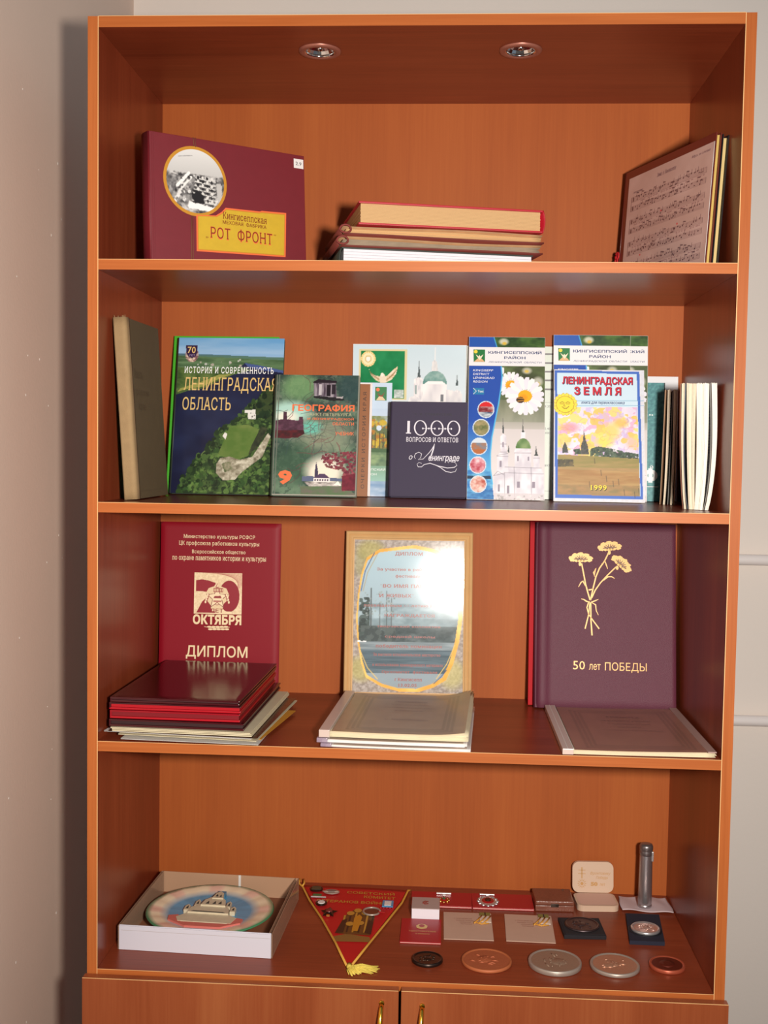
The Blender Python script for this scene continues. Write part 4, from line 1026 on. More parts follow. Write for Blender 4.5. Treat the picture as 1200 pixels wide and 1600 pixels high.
# the hindmost copies are a little shorter in the stand
# --- booklet for first-graders
OW, OH = 0.1600, 0.2400
e = thing('booklet', 'booklet ЛЕНИНГРАДСКАЯ ЗЕМЛЯ with blue frame, smiling sun and wooden church, dated 1999', 'book', (0.7459, 0.286, Z2), (1, 0, 0), (0.006, 0.2067, 0.9784), lift_th=0.004)
def front(b):
    def p(X, Y): return (X - 120 + (Y - 213) * 0.041, Y - 213 - (X - 120) * 0.035)
    def P(*q): return [p(x, y) for x, y in q]
    c = Canv(530, 776, 180, (206, 214, 226))
    c.put(np.ones_like(c.X, bool), (204, 200, 206), 0.5, (214, 218, 232), c.noise(10, 10, 2, 1))
    c.poly(P((122, 217), (622, 238), (608, 990), (96, 972)), (62, 104, 190)); c.poly(P((136, 232), (606, 252), (594, 972), (112, 952)), (196, 220, 236))
    c.line(P((118, 400), (640, 412)), 2.2, (90, 150, 190)); c.line(P((118, 430), (640, 440)), 2.2, (90, 150, 190))
    pic = P((132, 436), (600, 450), (592, 972), (112, 952)); mp = c.mpoly(pic)
    c.put(mp, (214, 206, 226), 1, (226, 220, 232), c.noise(60, 60, 3, 2))
    sky = mp & (c.Y < p(0, 730)[1] + 10)
    n1 = c.noise(70, 60, 3, 3); n2 = c.noise(90, 70, 3, 4); n3 = c.noise(60, 50, 3, 6)
    c.put(sky & (n1 > 0.52), (214, 160, 196), 0.7); c.put(sky & (n2 > 0.54) & (c.X > 60), (244, 190, 90), 0.85); c.put(sky & (n3 > 0.60), (240, 214, 110), 0.8); c.put(sky & (c.noise(50, 60, 3, 9) > 0.6), (196, 180, 226), 0.7)
    for cx, cy, rx, ry, cc in ((200, 560, 60, 34, (226, 150, 170)), (160, 640, 44, 40, (246, 200, 120)), (500, 540, 50, 34, (246, 186, 80)), (440, 590, 60, 60, (246, 200, 100)), (400, 650, 60, 40, (250, 214, 100)), (560, 660, 40, 40, (232, 190, 160))):
        c.put(np.clip(1.2 - ((c.X - p(cx, cy)[0]) / rx) ** 2 - ((c.Y - p(cx, cy)[1]) / ry) ** 2, 0, 1) * sky, cc, 0.8)
    rs_ = np.random.RandomState(5)
    for k in range(26):      # pencil scribble clouds
        x, y = p(rs_.uniform(140, 600), rs_.uniform(500, 690)); an = rs_.uniform(0, 6); q = []
        for j in range(9): q.append((x, y)); an += rs_.uniform(-1.2, 1.2); x += 11 * math.cos(an); y += 9 * math.sin(an)
        q = [z for z in q if sky[min(c.ny - 1, max(0, int(z[1] / c.H * (c.ny - 1)))), min(c.nx - 1, max(0, int(z[0] / c.W * (c.nx - 1))))]]
        if len(q) > 2: c.line(q, 1.3, [(176, 110, 150), (206, 140, 90), (150, 130, 180)][k % 3], 0.6)
    gm = mp & (c.Y > p(0, 715)[1] + (c.X - 60) * 0.03)
    c.put(gm, (150, 132, 84), 1, (176, 140, 96), c.noise(120, 24, 4, 7)); c.put(gm & (c.Y > p(0, 800)[1] + 0.02 * c.X), (158, 116, 70), 0.8, (182, 148, 96), c.noise(150, 20, 4, 8)); c.put(gm & (c.Y < p(0, 790)[1]), (128, 128, 70), 0.7, (160, 140, 88), c.noise(90, 14, 3, 5))
    c.put(gm & (c.Y > p(0, 890)[1]), (166, 128, 84), 0.7, (120, 112, 74), c.noise(60, 24, 3, 11))
    dk = [(66, 84, 70), (84, 104, 84), (52, 66, 58)]
    c.speck(c.mpoly(P((310, 690), (360, 675), (440, 690), (520, 710), (594, 725), (592, 755), (480, 745), (310, 730))) & mp, dk, 160, 8, 2); c.speck(c.mpoly(P((215, 690), (255, 685), (255, 720), (215, 722))) & mp, dk, 30, 7, 3)
    c.poly(P((254, 722), (262, 660), (272, 640), (280, 580), (289, 640), (298, 662), (306, 722)), (62, 66, 66), col2=(92, 92, 88), tex=c.noise(10, 10, 2, 5)); c.poly(P((148, 710), (152, 672), (166, 645), (178, 672), (184, 710)), (72, 76, 74))
    c.speck(c.mpoly(P((118, 745), (210, 750), (215, 790), (118, 790))) & mp, [(84, 80, 60), (104, 92, 66), (70, 66, 54)], 40, 9, 4)
    for x, y in ((335, 745), (400, 850), (438, 880), (500, 930), (560, 945), (585, 925), (370, 815), (300, 880), (470, 870)): c.line(P((x, y), (x + 2, y + 34 - (900 - y) * 0.02)), 3, (72, 66, 54), 0.9)
    # smiling sun
    cx, cy = p(176, 423)
    for k in range(18):
        a = k * math.pi / 9; c.ell(cx + 60 * math.cos(a), cy + 56 * math.sin(a), 13, 12, (186, 150, 44)); c.ell(cx + 60 * math.cos(a), cy + 56 * math.sin(a), 11, 10, (240, 216, 76))
    c.ell(cx, cy, 54, 50, (160, 130, 40)); c.ell(cx, cy, 51, 47, (240, 214, 60))
    for dx in (-18, 16): c.line([(cx + dx - 13, cy - 8), (cx + dx, cy - 16), (cx + dx + 13, cy - 9)], 2.6, (90, 70, 24)); c.line([(cx + dx - 10, cy - 3), (cx + dx + 10, cy - 3)], 2.2, (90, 70, 24))
    c.line([(cx - 4, cy - 2), (cx - 8, cy + 9), (cx + 2, cy + 11)], 2.2, (90, 70, 24)); c.line([(cx - 18, cy + 14), (cx - 6, cy + 24), (cx + 8, cy + 24), (cx + 22, cy + 12)], 3, (90, 70, 24))
    b.pic(c, 0.0004, 0.0004, OW - 0.0008, OH - 0.0008, -0.0003, 1)
    f = U(OW, OH, 530, 776); Y = -0.0007
    def t(s, x0, y0, x1, y1, m, dy=0, **k):
        p0 = p(x0, y0); p1 = p(x1, y1); z0 = p0[1]; z1 = p1[1]
        tx(b, f, s, p0[0], y0 - 213 - 10, p1[0], y1 - 213 - 10, Y - dy, m, **k)
    t('ЛЕНИНГРАДСКАЯ', 168, 268, 580, 322, 3, bold=0.045); t('ЛЕНИНГРАДСКАЯ', 165, 265, 577, 318, 2, 0.0003, bold=0.03)
    t('З Е М Л Я', 236, 328, 510, 378, 3, bold=0.045); t('З Е М Л Я', 233, 325, 507, 374, 2, 0.0003, bold=0.03)
    t('книга для первоклассника', 272, 413, 526, 432, 4, shear=0.3, bold=0.015)
    t('1999', 308, 906, 402, 938, 5, 0, serif=True, bold=0.03); t('1999', 305, 903, 399, 934, 6, 0.0003, serif=True, bold=0.02)
softcover(e, OW, OH, 0.0042, m_white, m_white, front, [m_ink_satin, I_RED, ink('dark_violet', (60, 34, 84)), I_NAVY, I_BLACK, I_YEL])

# --- teal book and white sheet behind, on the right
PW, PH = 0.153, 0.2175
e = thing('softcover_book', 'speckled teal paperback with white letters showing right of the district brochures', 'book', (0.7985, 0.3525, Z2), (1, 0, 0), (0.075, 0.115, 0.985), lift_th=0.003)
def front(b):
    c = Canv(150, 214, 110, (62, 130, 136)); c.put(np.ones_like(c.X, bool), (52, 112, 120), 0.8, (90, 156, 156), c.noise(3, 3, 2, 2))
    b.pic(c, 0, 0, PW, PH, -0.0003, 1)
    b.text('Ф', 0.1150, 0.034, 0.1405, 0.060, -0.0006, 2, bold=0.08); b.text('й', 0.1270, 0.060, 0.1325, 0.066, -0.0006, 2)
    b.stroke([(0.02, 0.0265), (0.1420, 0.0265)], 0.0012, -0.0006, 2)
    b.disc(0.1260, 0.1580, 0.0015, 0.0013, -0.0006, 2, 10); b.disc(0.1302, 0.1578, 0.0015, 0.0013, -0.0006, 2, 10)
    b.stroke([(PW - 0.0008, 0), (PW - 0.0008, PH)], 0.0016, -0.0006, 3)
softcover(e, PW, PH, 0.003, mat('teal_card', (62, 130, 136), 0.5), m_white, front, [m_ink_satin, I_WHITE, I_BLACK])
e = thing('booklet', 'plain white booklet standing at the very back behind the teal paperback', 'booklet', (0.860, 0.3645, Z2), (1, 0, 0), (0.0, 0.0915, 0.9958), lift_th=0.0018)
MB().box(0, 0.1165, 0, 0.0018, 0, 0.2290, 0, 0.0003).build('cover', mat('cool_white_card', (224, 226, 232), 0.45), e)

# --- two splayed paperbacks on the right
m_leaf = mat('aged_leaf_edges', (226, 212, 188), 0.8, noise=(250, 0.10))
m_leaf2 = mat('whiter_leaf_edges', (238, 232, 222), 0.8, noise=(250, 0.07))
m_ptext = mat('printed_leaf', (142, 140, 136), 0.7)
def splayed(e, leaves, spine, H):
    """leaves: (name, fore-edge bottom (x,y), mid bulge, fore-edge top (x,y), thickness, material); spine: bottom (x,y), top (x,y)"""
    for k, (nm, (xb, yb), bulge, (xt, yt), th, m, lab) in enumerate(leaves):
        b = MB()
        off = k * 0.0016
        def mid(v): return (xb + (xt - xb) * (v ** 0.8) + bulge * math.sin(math.pi * v ** 0.8), yb + (yt - yb) * v)
        def sp(v): return (spine[0][0] + off + (spine[1][0] - spine[0][0]) * v, spine[0][1] + (spine[1][1] - spine[0][1]) * v)
        n = 14
        lay = max(1, int(round(th / 0.0009)))
        rs_ = np.random.RandomState(k + 3)
        for q in range(lay):
            s0_ = (q / lay - 0.5) * th; s1_ = ((q + 0.93) / lay - 0.5) * th; j = rs_.uniform(-0.0012, 0.0012); hh = H - abs(rs_.uniform(0, 0.0016))
            vs = []
            for i in range(n + 1):
                v = i / n; (fx, fy) = mid(v); (sx, sy) = sp(v); z = hh * v; s0 = s0_ * (0.62 + 0.38 * v); s1 = s1_ * (0.62 + 0.38 * v)
                mx_, my_ = (fx * 0.5 + sx * 0.5 + 0.003, fy * 0.5 + sy * 0.5)
                vs += [(fx + s0, fy + j, z), (fx + s1, fy + j, z), (mx_ + s1 * 0.8, my_, z), (sx + s1 * 0.25, sy, z), (sx + s0 * 0.25, sy, z), (mx_ + s0 * 0.8, my_, z)]
            fs = []
            for i in range(n):
                for a in range(6):
                    c_ = (a + 1) % 6; fs.append((i * 6 + a, i * 6 + c_, (i + 1) * 6 + c_, (i + 1) * 6 + a))
            fs += [tuple(range(5, -1, -1)), tuple(n * 6 + a for a in range(6))]
            b.add(vs, fs, 0, None, False)
        if m is m_ptext:      # lines of print on the open leaf
            rs2 = np.random.RandomState(4)
            for i in range(34):
                v = 0.10 + 0.78 * i / 34; (fx, fy) = mid(v); (sx, sy) = sp(v); z = H * v
                if i in (13, 14, 24): continue
                f0 = 0.02; f1 = 0.45 * rs2.uniform(0.7, 1)
                A = Vector((fx - th / 2 - 0.0003 + (sx - fx) * f0, fy + (sy - fy) * f0, z)); B = Vector((fx - th / 2 - 0.0003 + (sx - fx) * f1, fy + (sy - fy) * f1, z))
                b.add([A, B, B + Vector((0, 0, 0.0024)), A + Vector((0, 0, 0.0024))], [(0, 1, 2, 3)], 1)
                A = A + Vector((th + 0.0006, 0, 0)); B = B + Vector((th + 0.0006, 0, 0))
                b.add([A, B, B + Vector((0, 0, 0.0024)), A + Vector((0, 0, 0.0024))], [(0, 1, 2, 3)], 1)
        b.build(nm, [m, ink('print_grey', (84, 84, 92), 0.7)], e, lab)
e = thing('softcover_book', 'narrower of two splayed paperbacks, tan cover, beside the teal book', 'book', (0, 0, Z2 + 0.0006), group='splayed paperbacks on the second shelf')
m_tan = mat('tan_paper_cover', (176, 140, 108), 0.7)
splayed(e, [('cover', (0.9245, 0.247), 0.000, (0.9285, 0.247), 0.0016, m_tan, 'tan paper cover'),
            ('leaves', (0.9310, 0.244), 0.001, (0.9345, 0.244), 0.0048, m_leaf, None),
            ('leaf', (0.9370, 0.242), 0.000, (0.9400, 0.242), 0.0012, m_ptext, 'open leaf of small print'),
            ('leaves', (0.9425, 0.240), 0.001, (0.9435, 0.240), 0.0046, m_leaf, None),
            ('cover', (0.9465, 0.238), 0.001, (0.9465, 0.238), 0.0012, m_tan, 'tan paper cover')],
        ((0.944, 0.342), (0.948, 0.342)), 0.198)
e = thing('softcover_book', 'larger splayed paperback with cream leaves beside the right panel', 'book', (0, 0, Z2 + 0.0006), group='splayed paperbacks on the second shelf')
splayed(e, [('cover', (0.9345, 0.100), -0.002, (0.9245, 0.100), 0.0012, mat('reddish_brown_cover', (150, 92, 70), 0.6), 'reddish brown paper cover'),
            ('leaves', (0.9375, 0.098), -0.002, (0.9285, 0.098), 0.0045, m_leaf, None),
            ('leaf', (0.9410, 0.097), -0.004, (0.9320, 0.097), 0.0012, mat('photo_leaf', (86, 90, 104), 0.5), 'leaf with dark photograph'),
            ('leaves', (0.9470, 0.093), -0.001, (0.9405, 0.093), 0.0150, m_leaf, None),
            ('leaves', (0.9540, 0.090), 0.002, (0.9535, 0.090), 0.0125, m_leaf2, None),
            ('leaves', (0.9592, 0.086), 0.003, (0.9620, 0.086), 0.0085, m_leaf2, None),
            ('leaf', (0.9625, 0.083), 0.006, (0.9668, 0.083), 0.0012, m_ptext, 'open leaf with lines of print'),
            ('leaves', (0.9665, 0.078), 0.006, (0.9725, 0.078), 0.0085, m_leaf2, None)],
        ((0.957, 0.215), (0.962, 0.215)), 0.2005)

# ================================================================== SHELF 3
m_redf = mat('crimson_leatherette', (134, 8, 28), 0.5, spec=0.25, bump=(1300, 0.2))
m_redin = mat('bright_red_lining', (170, 8, 26), 0.35)
m_dkmar = mat('dark_maroon_gloss', (66, 16, 22), 0.16, bump=(500, 0.08))
# --- red diploma folder standing at the back left
SW, SH = 0.2270, 0.3215
e = thing('diploma_folder', 'crimson diploma folder with gold 70 emblem and word ДИПЛОМ standing at back left', 'folder', (0.0215, 0.352, Z3), (1, 0, 0), (0, 0.058, 0.9983), lift_th=0.012)
def front(b):
    k_ = 930.0; H_ = SH / SW * k_
    def p(X, Y): return (X - 100 + (Y - 72) * 0.004, Y - 72 - (X - 100) * 0.022)
    f = U(SW, SH, k_, H_)
    def t(s, x0, y0, x1, y1, m, **k):
        tx(b, f, s, x0 - 100, y0 - 72 - (x0 + x1 - 200) * 0.011, x1 - 100, y1 - 72 - (x0 + x1 - 200) * 0.011, -0.0018, m, **k)
    t('Министерство культуры РСФСР', 280, 175, 834, 212, 1, serif=True, bold=0.006); t('ЦК профсоюза работников культуры', 245, 226, 868, 266, 1, serif=True, bold=0.006)
    t('Всероссийское общество', 348, 292, 762, 328, 1, serif=True, bold=0.006); t('по охране памятников истории и культуры', 195, 344, 922, 384, 1, serif=True, bold=0.006)
    # emblem
    c = Canv(370, 320, 150, (232, 208, 168)); RD = (140, 14, 34)
    c.put(np.ones_like(c.X, bool), (206, 176, 138), 0.5, (240, 220, 184), c.noise(10, 10, 2, 1))
    for k in range(44): c.line([(60 + k * 9, 0), (400 - k * 4 + 60, 10 + k * 4)], 1.2, (150, 60, 56), 0.35)
    c.poly([(14, 60), (60, 52), (110, 60), (165, 78), (165, 90), (120, 150), (100, 150), (70, 146), (14, 146)], RD)
    c.poly([(20, 312), (60, 230), (100, 190), (150, 170), (165, 312)], RD); c.poly([(0, 60), (14, 58), (14, 150), (0, 150)], (232, 208, 168))
    c.ell(272, 180, 80, 122, RD); c.rect(170, 300, 290, 320, (232, 208, 168))
    c.poly([(90, 160), (112, 120), (180, 96), (250, 120), (272, 170), (262, 210), (230, 240), (222, 300), (140, 300), (128, 250), (96, 210)], (224, 198, 158))
    star = [(180 + (92 if i % 2 == 0 else 40) * math.sin(i * math.pi / 5), 195 - (95 if i % 2 == 0 else 40) * math.cos(i * math.pi / 5)) for i in range(10)]
    c.poly(star, (120, 30, 40)); c.poly([(180 + (x - 180) * 0.86, 195 + (y - 195) * 0.86) for x, y in star], (236, 214, 176))
    c.rect(150, 118, 224, 150, (150, 50, 54)); 
    for k in range(6): c.rect(154 + k * 12, 122, 160 + k * 12, 146, (230, 204, 164))
    c.rect(142, 165, 222, 206, (236, 214, 176)); c.poly([(150, 196), (160, 180), (206, 178), (214, 196)], (140, 44, 50)); c.rect(150, 214, 212, 226, (150, 60, 60), a=0.7)
    c.ell(180, 240, 12, 12, (150, 50, 54)); c.ell(180, 240, 7, 7, (236, 214, 176)); c.line([(180, 60), (180, 110)], 6, (236, 214, 176)); c.line([(180, 84), (168, 112), (192, 112)], 4, (150, 50, 54))
    for sx in (-1, 1):
        for k in range(4): c.ell(180 + sx * (70 + k * 6), 175 + k * 18, 9, 14, (150, 40, 48)); c.ell(180 + sx * (73 + k * 6), 173 + k * 18, 7, 11, (236, 214, 176))
    ex0, ez1 = f(270, 386); ex1, ez0 = f(640, 702)
    b.pic(c, ex0, ez0, ex1 - ex0, ez1 - ez0, -0.0016, 2)
    t('ЛЕТ', 498, 742, 598, 772, 3, serif=True, bold=0.02)
    t('ОКТЯБРЯ', 364, 788, 740, 866, 1, serif=True, bold=0.045)
    for k in range(5):
        x, y = p(490 + k * 32, 890); 
        b.disc(*f(x, y - 8), 0.0044, 0.0018, -0.0018, 1, 12, 0.0); b.disc(*f(x + 8, y + 10), 0.0044, 0.0018, -0.0018, 1, 12)
    b.stroke([f(*p(450, 880)), f(*p(530, 892)), f(*p(648, 884))], 0.0008, -0.0019, 1)
    t('ДИПЛОМ', 315, 1028, 792, 1132, 1, bold=0.012)
b = MB()
def pad(u, v):     # padded board with rounded rim
    q = min(min(u, 1 - u) / 0.035, min(v, 1 - v) / 0.025, 1.0)
    return (SW * u, 0.0018 - 0.0032 * math.sin(q * math.pi / 2), SH * v)
b.surf(pad, 44, 60, 0); front(b)
b.box(0, SW, 0.0018, 0.004, 0, SH, 0, 0.0006)
b.build('front_cover', [m_redf, I_CREAM, m_ink_satin, ink('crimson_cut', (140, 12, 34))], e)
MB().box(0, SW, 0.008, 0.011, 0, SH, 0, 0.001).build('back_cover', m_redf, e)
MB().box(0.002, SW - 0.002, 0.0042, 0.0078, 0.002, SH - 0.002, 0).build('lining', m_redin, e)
MB().box(0, 0.003, 0.003, 0.009, 0, SH, 0, 0.0008).build('spine', m_redf, e)

# --- pile of folders and papers in front of it
def padded(b, w, d, y0, y1, m=0, amp=0.0012):
    def fn(u, v):
        q = min(min(u, 1 - u) / 0.03, min(v, 1 - v) / 0.025, 1.0)
        return (w * u, y0 + amp - amp * math.sin(q * math.pi / 2), d * v)
    b.surf(fn, 36, 40, m); b.box(0, w, y0 + amp, y1, 0, d, m, 0.0006)
def folder(label, x, y, ztop, w, d, th, deg, top_m, bot_m, lin_m, lip=None, tilt=0.0):
    e = thing('folder', label, 'folder', (x, y, ztop), group='certificate folders piled on the third shelf', **flat(deg))
    b = MB(); padded(b, w, d, 0, 0.0036); b.build('front_cover', top_m, e)
    b = MB().box(0, w, th - 0.0032, th, 0, d, 0, 0.0008); b.build('back_cover', bot_m, e)
    MB().box(0.0015, w - 0.002, 0.0038, th - 0.0034, 0.0016, d - 0.0016, 0, 0.0004).build('lining', lin_m, e)
    MB().box(0, 0.003, 0.002, th - 0.001, 0, d, 0, 0.001).build('spine', top_m, e)
    return e
folder('glossy dark maroon folder, topmost of the pile on the third shelf', 0.0320, 0.014, Z3 + 0.0690, 0.2075, 0.318, 0.0090, -2.0, m_dkmar, m_dkmar, mat('dark_lining', (60, 14, 20), 0.5))
folder('maroon-topped folder with red lining, second from top of the pile', 0.0300, 0.016, Z3 + 0.0598, 0.2110, 0.316, 0.0120, -1.5, m_dkmar, m_redin, m_redin)
folder('bright red folder in the middle of the pile on the third shelf', 0.0310, 0.016, Z3 + 0.0476, 0.2090, 0.316, 0.0140, -1.5, mat('glossy_red_cover', (150, 10, 28), 0.25), m_redin, mat('deep_red_lining', (120, 8, 22), 0.4))
folder('dark maroon folder at the bottom of the folder pile, above the papers', 0.0300, 0.015, Z3 + 0.0334, 0.2170, 0.318, 0.0125, -2.0, m_dkmar, m_dkmar, mat('very_dark_lining', (44, 12, 16), 0.5))
def paper(label, x, y, ztop, w, d, th, deg, m, cat='paper', wav=0.0006, layers=1, kind='paper_sheet'):
    o = MB()
    for q in range(layers):
        y0 = th * q / layers; t_ = th / layers * 0.85
        rs_ = np.random.RandomState(int(w * 1e4) + q); j = rs_.uniform(-0.0015, 0.0015, 2)
        o.surf(lambda u, v: (j[0] + w * u, y0 + wav + wav * math.sin(7 * u + 3 * v + q) * (0.5 + 0.5 * v), j[1] + d * v), 14, 10, 0, -t_ * 0 + 0.0)
        o.box(j[0] + 0.0005, j[0] + w - 0.0005, y0 + 2 * wav + 0.0001, max(y0 + t_, y0 + 2 * wav + 0.0004), j[1], j[1] + d, 0)
    o = o.build(kind, m)
    tag(o, label, cat, 'loose papers under the folder pile')
    fr = flat(deg); place(o, (x, y, ztop), fr['r'], fr['u'])
    return o
m_cream = mat('cream_paper', (216, 204, 172), 0.6, noise=(40, 0.1)); m_photo = mat('brown_photograph', (84, 54, 36), 0.25, noise=(30, 0.5)); m_ochre = mat('ochre_envelope', (200, 140, 40), 0.6)
paper('bundle of cream certificates directly under the dark maroon folder', 0.0345, 0.0120, Z3 + 0.0206, 0.226, 0.305, 0.0070, -3, m_cream, layers=3, wav=0.0003)
paper('brown photograph sheet sticking out to the right under the cream certificates', 0.0280, 0.0200, Z3 + 0.0134, 0.243, 0.285, 0.0020, -4.5, m_photo)
paper('white sheet sticking out farthest left in the paper pile', 0.0185, 0.0260, Z3 + 0.0112, 0.243, 0.275, 0.0020, -5.5, m_white)
paper('pale certificate lying between the white sheet and the ochre envelope', 0.0450, 0.0190, Z3 + 0.0090, 0.226, 0.290, 0.0024, -5, m_cream)
paper('ochre envelope peeking out at the right under the papers', 0.1000, 0.0450, Z3 + 0.0064, 0.174, 0.200, 0.0022, -8, m_ochre)
paper('lowest greyish white sheet lying on the third shelf under all the papers', 0.0500, 0.0100, Z3 + 0.0040, 0.222, 0.290, 0.0024, -3, mat('greyish_white_paper', (206, 202, 198), 0.6), layers=1)

# --- framed diploma
UW, UH = 0.2355, 0.3130
Ur, Uu = (0.9987, 0.0516, 0), (-0.0064, 0.1243, 0.9922)
e = thing('framed_diploma', 'framed diploma under glass with winter lake picture and gold oval', 'frame', (0.3742, 0.3225, Z3), Ur, Uu, lift_th=0.012)
m_frame = mat('light_oak_frame', (206, 164, 112), 0.35, noise=(40, 0.12))
fw_ = 0.0160
prof = [(0.0, 0.010), (0.0, 0.002), (0.0015, 0.0), (0.0040, -0.0008), (0.0062, 0.0006), (0.0070, 0.0022), (0.0082, 0.0014), (0.0105, 0.0004), (0.0125, 0.0012), (0.0138, 0.0030), (fw_, 0.0036), (fw_, 0.010)]
def bar(a, b_, inn):   # mitred moulding from corner a to corner b, inn = inward unit vector
    mb = MB(); a = Vector(a); b_ = Vector(b_); d_ = (b_ - a).normalized(); L = (b_ - a).length
    vs = []
    for q, y in prof:
        p0 = a + d_ * q + Vector(inn) * q; p1 = b_ - d_ * q + Vector(inn) * q
        vs += [(p0.x, y, p0.y), (p1.x, y, p1.y)]
    n = len(prof); fs = [(2 * i, 2 * i + 1, 2 * i + 3, 2 * i + 2) for i in range(n - 1)] + [(2 * (n - 1), 2 * n - 1, 1, 0)]
    mb.add(vs, fs, 0)
    return mb
for a, b_, inn in (((0, 0), (UW, 0), (0, 1)), ((UW, 0), (UW, UH), (-1, 0)), ((UW, UH), (0, UH), (0, -1)), ((0, UH), (0, 0), (1, 0))):
    bar(a, b_, inn).build('frame_rail', m_frame, e)
c = Canv(870, 1240, 190, (190, 176, 170))
c.put(np.ones_like(c.X, bool), (140, 128, 120), 1, (180, 170, 164), c.noise(14, 14, 2, 1))
c.blob(130, 90, 120, 90, (170, 160, 80), 0.6); c.blob(70, 1050, 110, 110, (176, 166, 90), 0.6); c.blob(780, 1080, 110, 130, (190, 180, 110), 0.6); c.blob(60, 200, 60, 120, (150, 146, 90), 0.5)
ov = [(200, 80), (330, 62), (480, 42), (620, 70), (760, 130), (820, 260), (850, 450), (858, 640), (835, 820), (790, 1000), (735, 1130), (640, 1190), (520, 1230), (370, 1228), (230, 1190), (110, 1120), (70, 1000), (40, 840), (25, 650), (35, 450), (60, 280), (100, 150)]
c.poly(ov, (216, 160, 62), col2=(236, 196, 110), tex=c.noise(120, 120, 3, 2))
iv = [(430 + (x - 440) * 0.945, 640 + (y - 640) * 0.955) for x, y in ov]
mi = c.mpoly(iv); c.vgrad(60, 1240, (168, 190, 200), (140, 152, 160), m=mi)
c.put(mi & (c.Y > 640) & (c.Y < 830), (50, 64, 66), 1, (104, 116, 118), c.noise(80, 50, 4, 3)); c.put(mi & (c.Y > 520) & (c.Y < 700), (120, 140, 148), 0.8, (168, 186, 194), c.noise(90, 60, 3, 4))
c.put(mi & (c.Y > 830) & (c.Y < 900), (112, 124, 130), 1, (150, 160, 166), c.noise(200, 14, 3, 5)); c.put(mi & (c.Y >= 895) & (c.Y < 1080), (66, 84, 94), 1, (104, 122, 132), c.noise(260, 16, 3, 6)); c.rect(40, 822, 110, 834, (232, 234, 236))
for x, y0, w_ in ((140, 400, 5), (262, 420, 3), (300, 480, 3), (210, 520, 3)): c.line([(x, y0), (x + 2, 760)], w_ * 2, (70, 74, 74), 0.8)
c.speck(c.mrect(50, 470, 130, 800) & mi, [(46, 58, 56), (70, 84, 80)], 60, 17, 7); c.speck(c.mrect(60, 700, 340, 830) & mi, [(60, 70, 70), (84, 94, 92)], 60, 18, 8); c.speck(c.mrect(90, 420, 340, 640) & mi, [(150, 160, 160), (120, 130, 130)], 70, 6, 9)
c.line([(160, 110), (90, 260), (60, 420)], 6, (60, 84, 130)); c.line([(190, 110), (110, 270), (76, 420)], 4, (170, 140, 90)); c.line([(60, 900), (120, 1040), (200, 1130)], 6, (226, 190, 110)); c.line([(800, 850), (740, 1000), (660, 1120)], 6, (226, 190, 110)); c.line([(740, 1050), (690, 1110), (640, 1160)], 5, (60, 84, 130))
b = MB(); PX, PZ = fw_ - 0.001, fw_ - 0.001; PWd, PHt = UW - 2 * PX, UH - 2 * PZ
b.pic(c, PX, PZ, PWd, PHt, 0.0060, 0)
f = lambda X, Y: (PX + (X - 172 + (Y - 130) * 0.028) / 862 * PWd, PZ + PHt - (Y - 130 - (X - 172) * 0.012) / 1262 * PHt)
def t(s, x0, y0, x1, y1, **k): k['bold'] = 0.022; tx(b, f, s, x0, y0, x1, y1, 0.0056, 1, **k)
t('ДИПЛОМ', 490, 235, 706, 272, serif=True); t('За участие в районном', 346, 366, 830, 402, serif=True); t('фестивале', 490, 424, 690, 456, serif=True)
t('"ВО ИМЯ ПАВШИХ', 372, 502, 830, 536, serif=True); t('И ЖИВЫХ", ', 360, 582, 640, 616, serif=True); t('посвященном 60-летию Победы', 240, 664, 920, 700, serif=True)
t('НАГРАЖДАЕТСЯ', 398, 746, 790, 780, serif=True); t('творческий коллектив', 340, 838, 832, 868, serif=True); t('средней школы', 400, 922, 790, 952, serif=True)
t('победитель номинации', 328, 996, 840, 1034, serif=True, bold=0.012); t('"За высокое исполнительское мастерство', 300, 1066, 828, 1104, serif=True, bold=0.012); t('и использование краеведческого материала"', 300, 1152, 852, 1188, serif=True, bold=0.012)
t('Оргкомитет  фестиваля', 372, 1210, 802, 1244, serif=True, bold=0.012); t('г.Кингисепп', 470, 1270, 682, 1300, serif=True, bold=0.012); t('13.02.05', 498, 1318, 640, 1346, serif=True, bold=0.012)
b.build('diploma_sheet', [m_ink_matt, I_MAR], e)
g = bpy.data.materials.new('picture_glass'); g.use_nodes = True
nt = g.node_tree; nt.nodes.remove(nt.nodes['Principled BSDF'])
tr = nt.nodes.new('ShaderNodeBsdfTransparent'); gl = nt.nodes.new('ShaderNodeBsdfGlossy'); gl.inputs['Roughness'].default_value = 0.08
fr_ = nt.nodes.new('ShaderNodeFresnel'); fr_.inputs[0].default_value = 1.5; mx = nt.nodes.new('ShaderNodeMixShader')
nt.links.new(fr_.outputs[0], mx.inputs[0]); nt.links.new(tr.outputs[0], mx.inputs[1]); nt.links.new(gl.outputs[0], mx.inputs[2]); nt.links.new(mx.outputs[0], nt.nodes['Material Output'].inputs[0])
MB().add([(PX, 0.0046, PZ), (PX + PWd, 0.0046, PZ), (PX + PWd, 0.0046, PZ + PHt), (PX, 0.0046, PZ + PHt)], [(0, 1, 2, 3)]).build('glass', g, e)
MB().box(0.004, UW - 0.004, 0.0080, 0.0105, 0.004, UH - 0.004, 0).build('back_board', mat('hardboard', (110, 76, 50), 0.8), e)

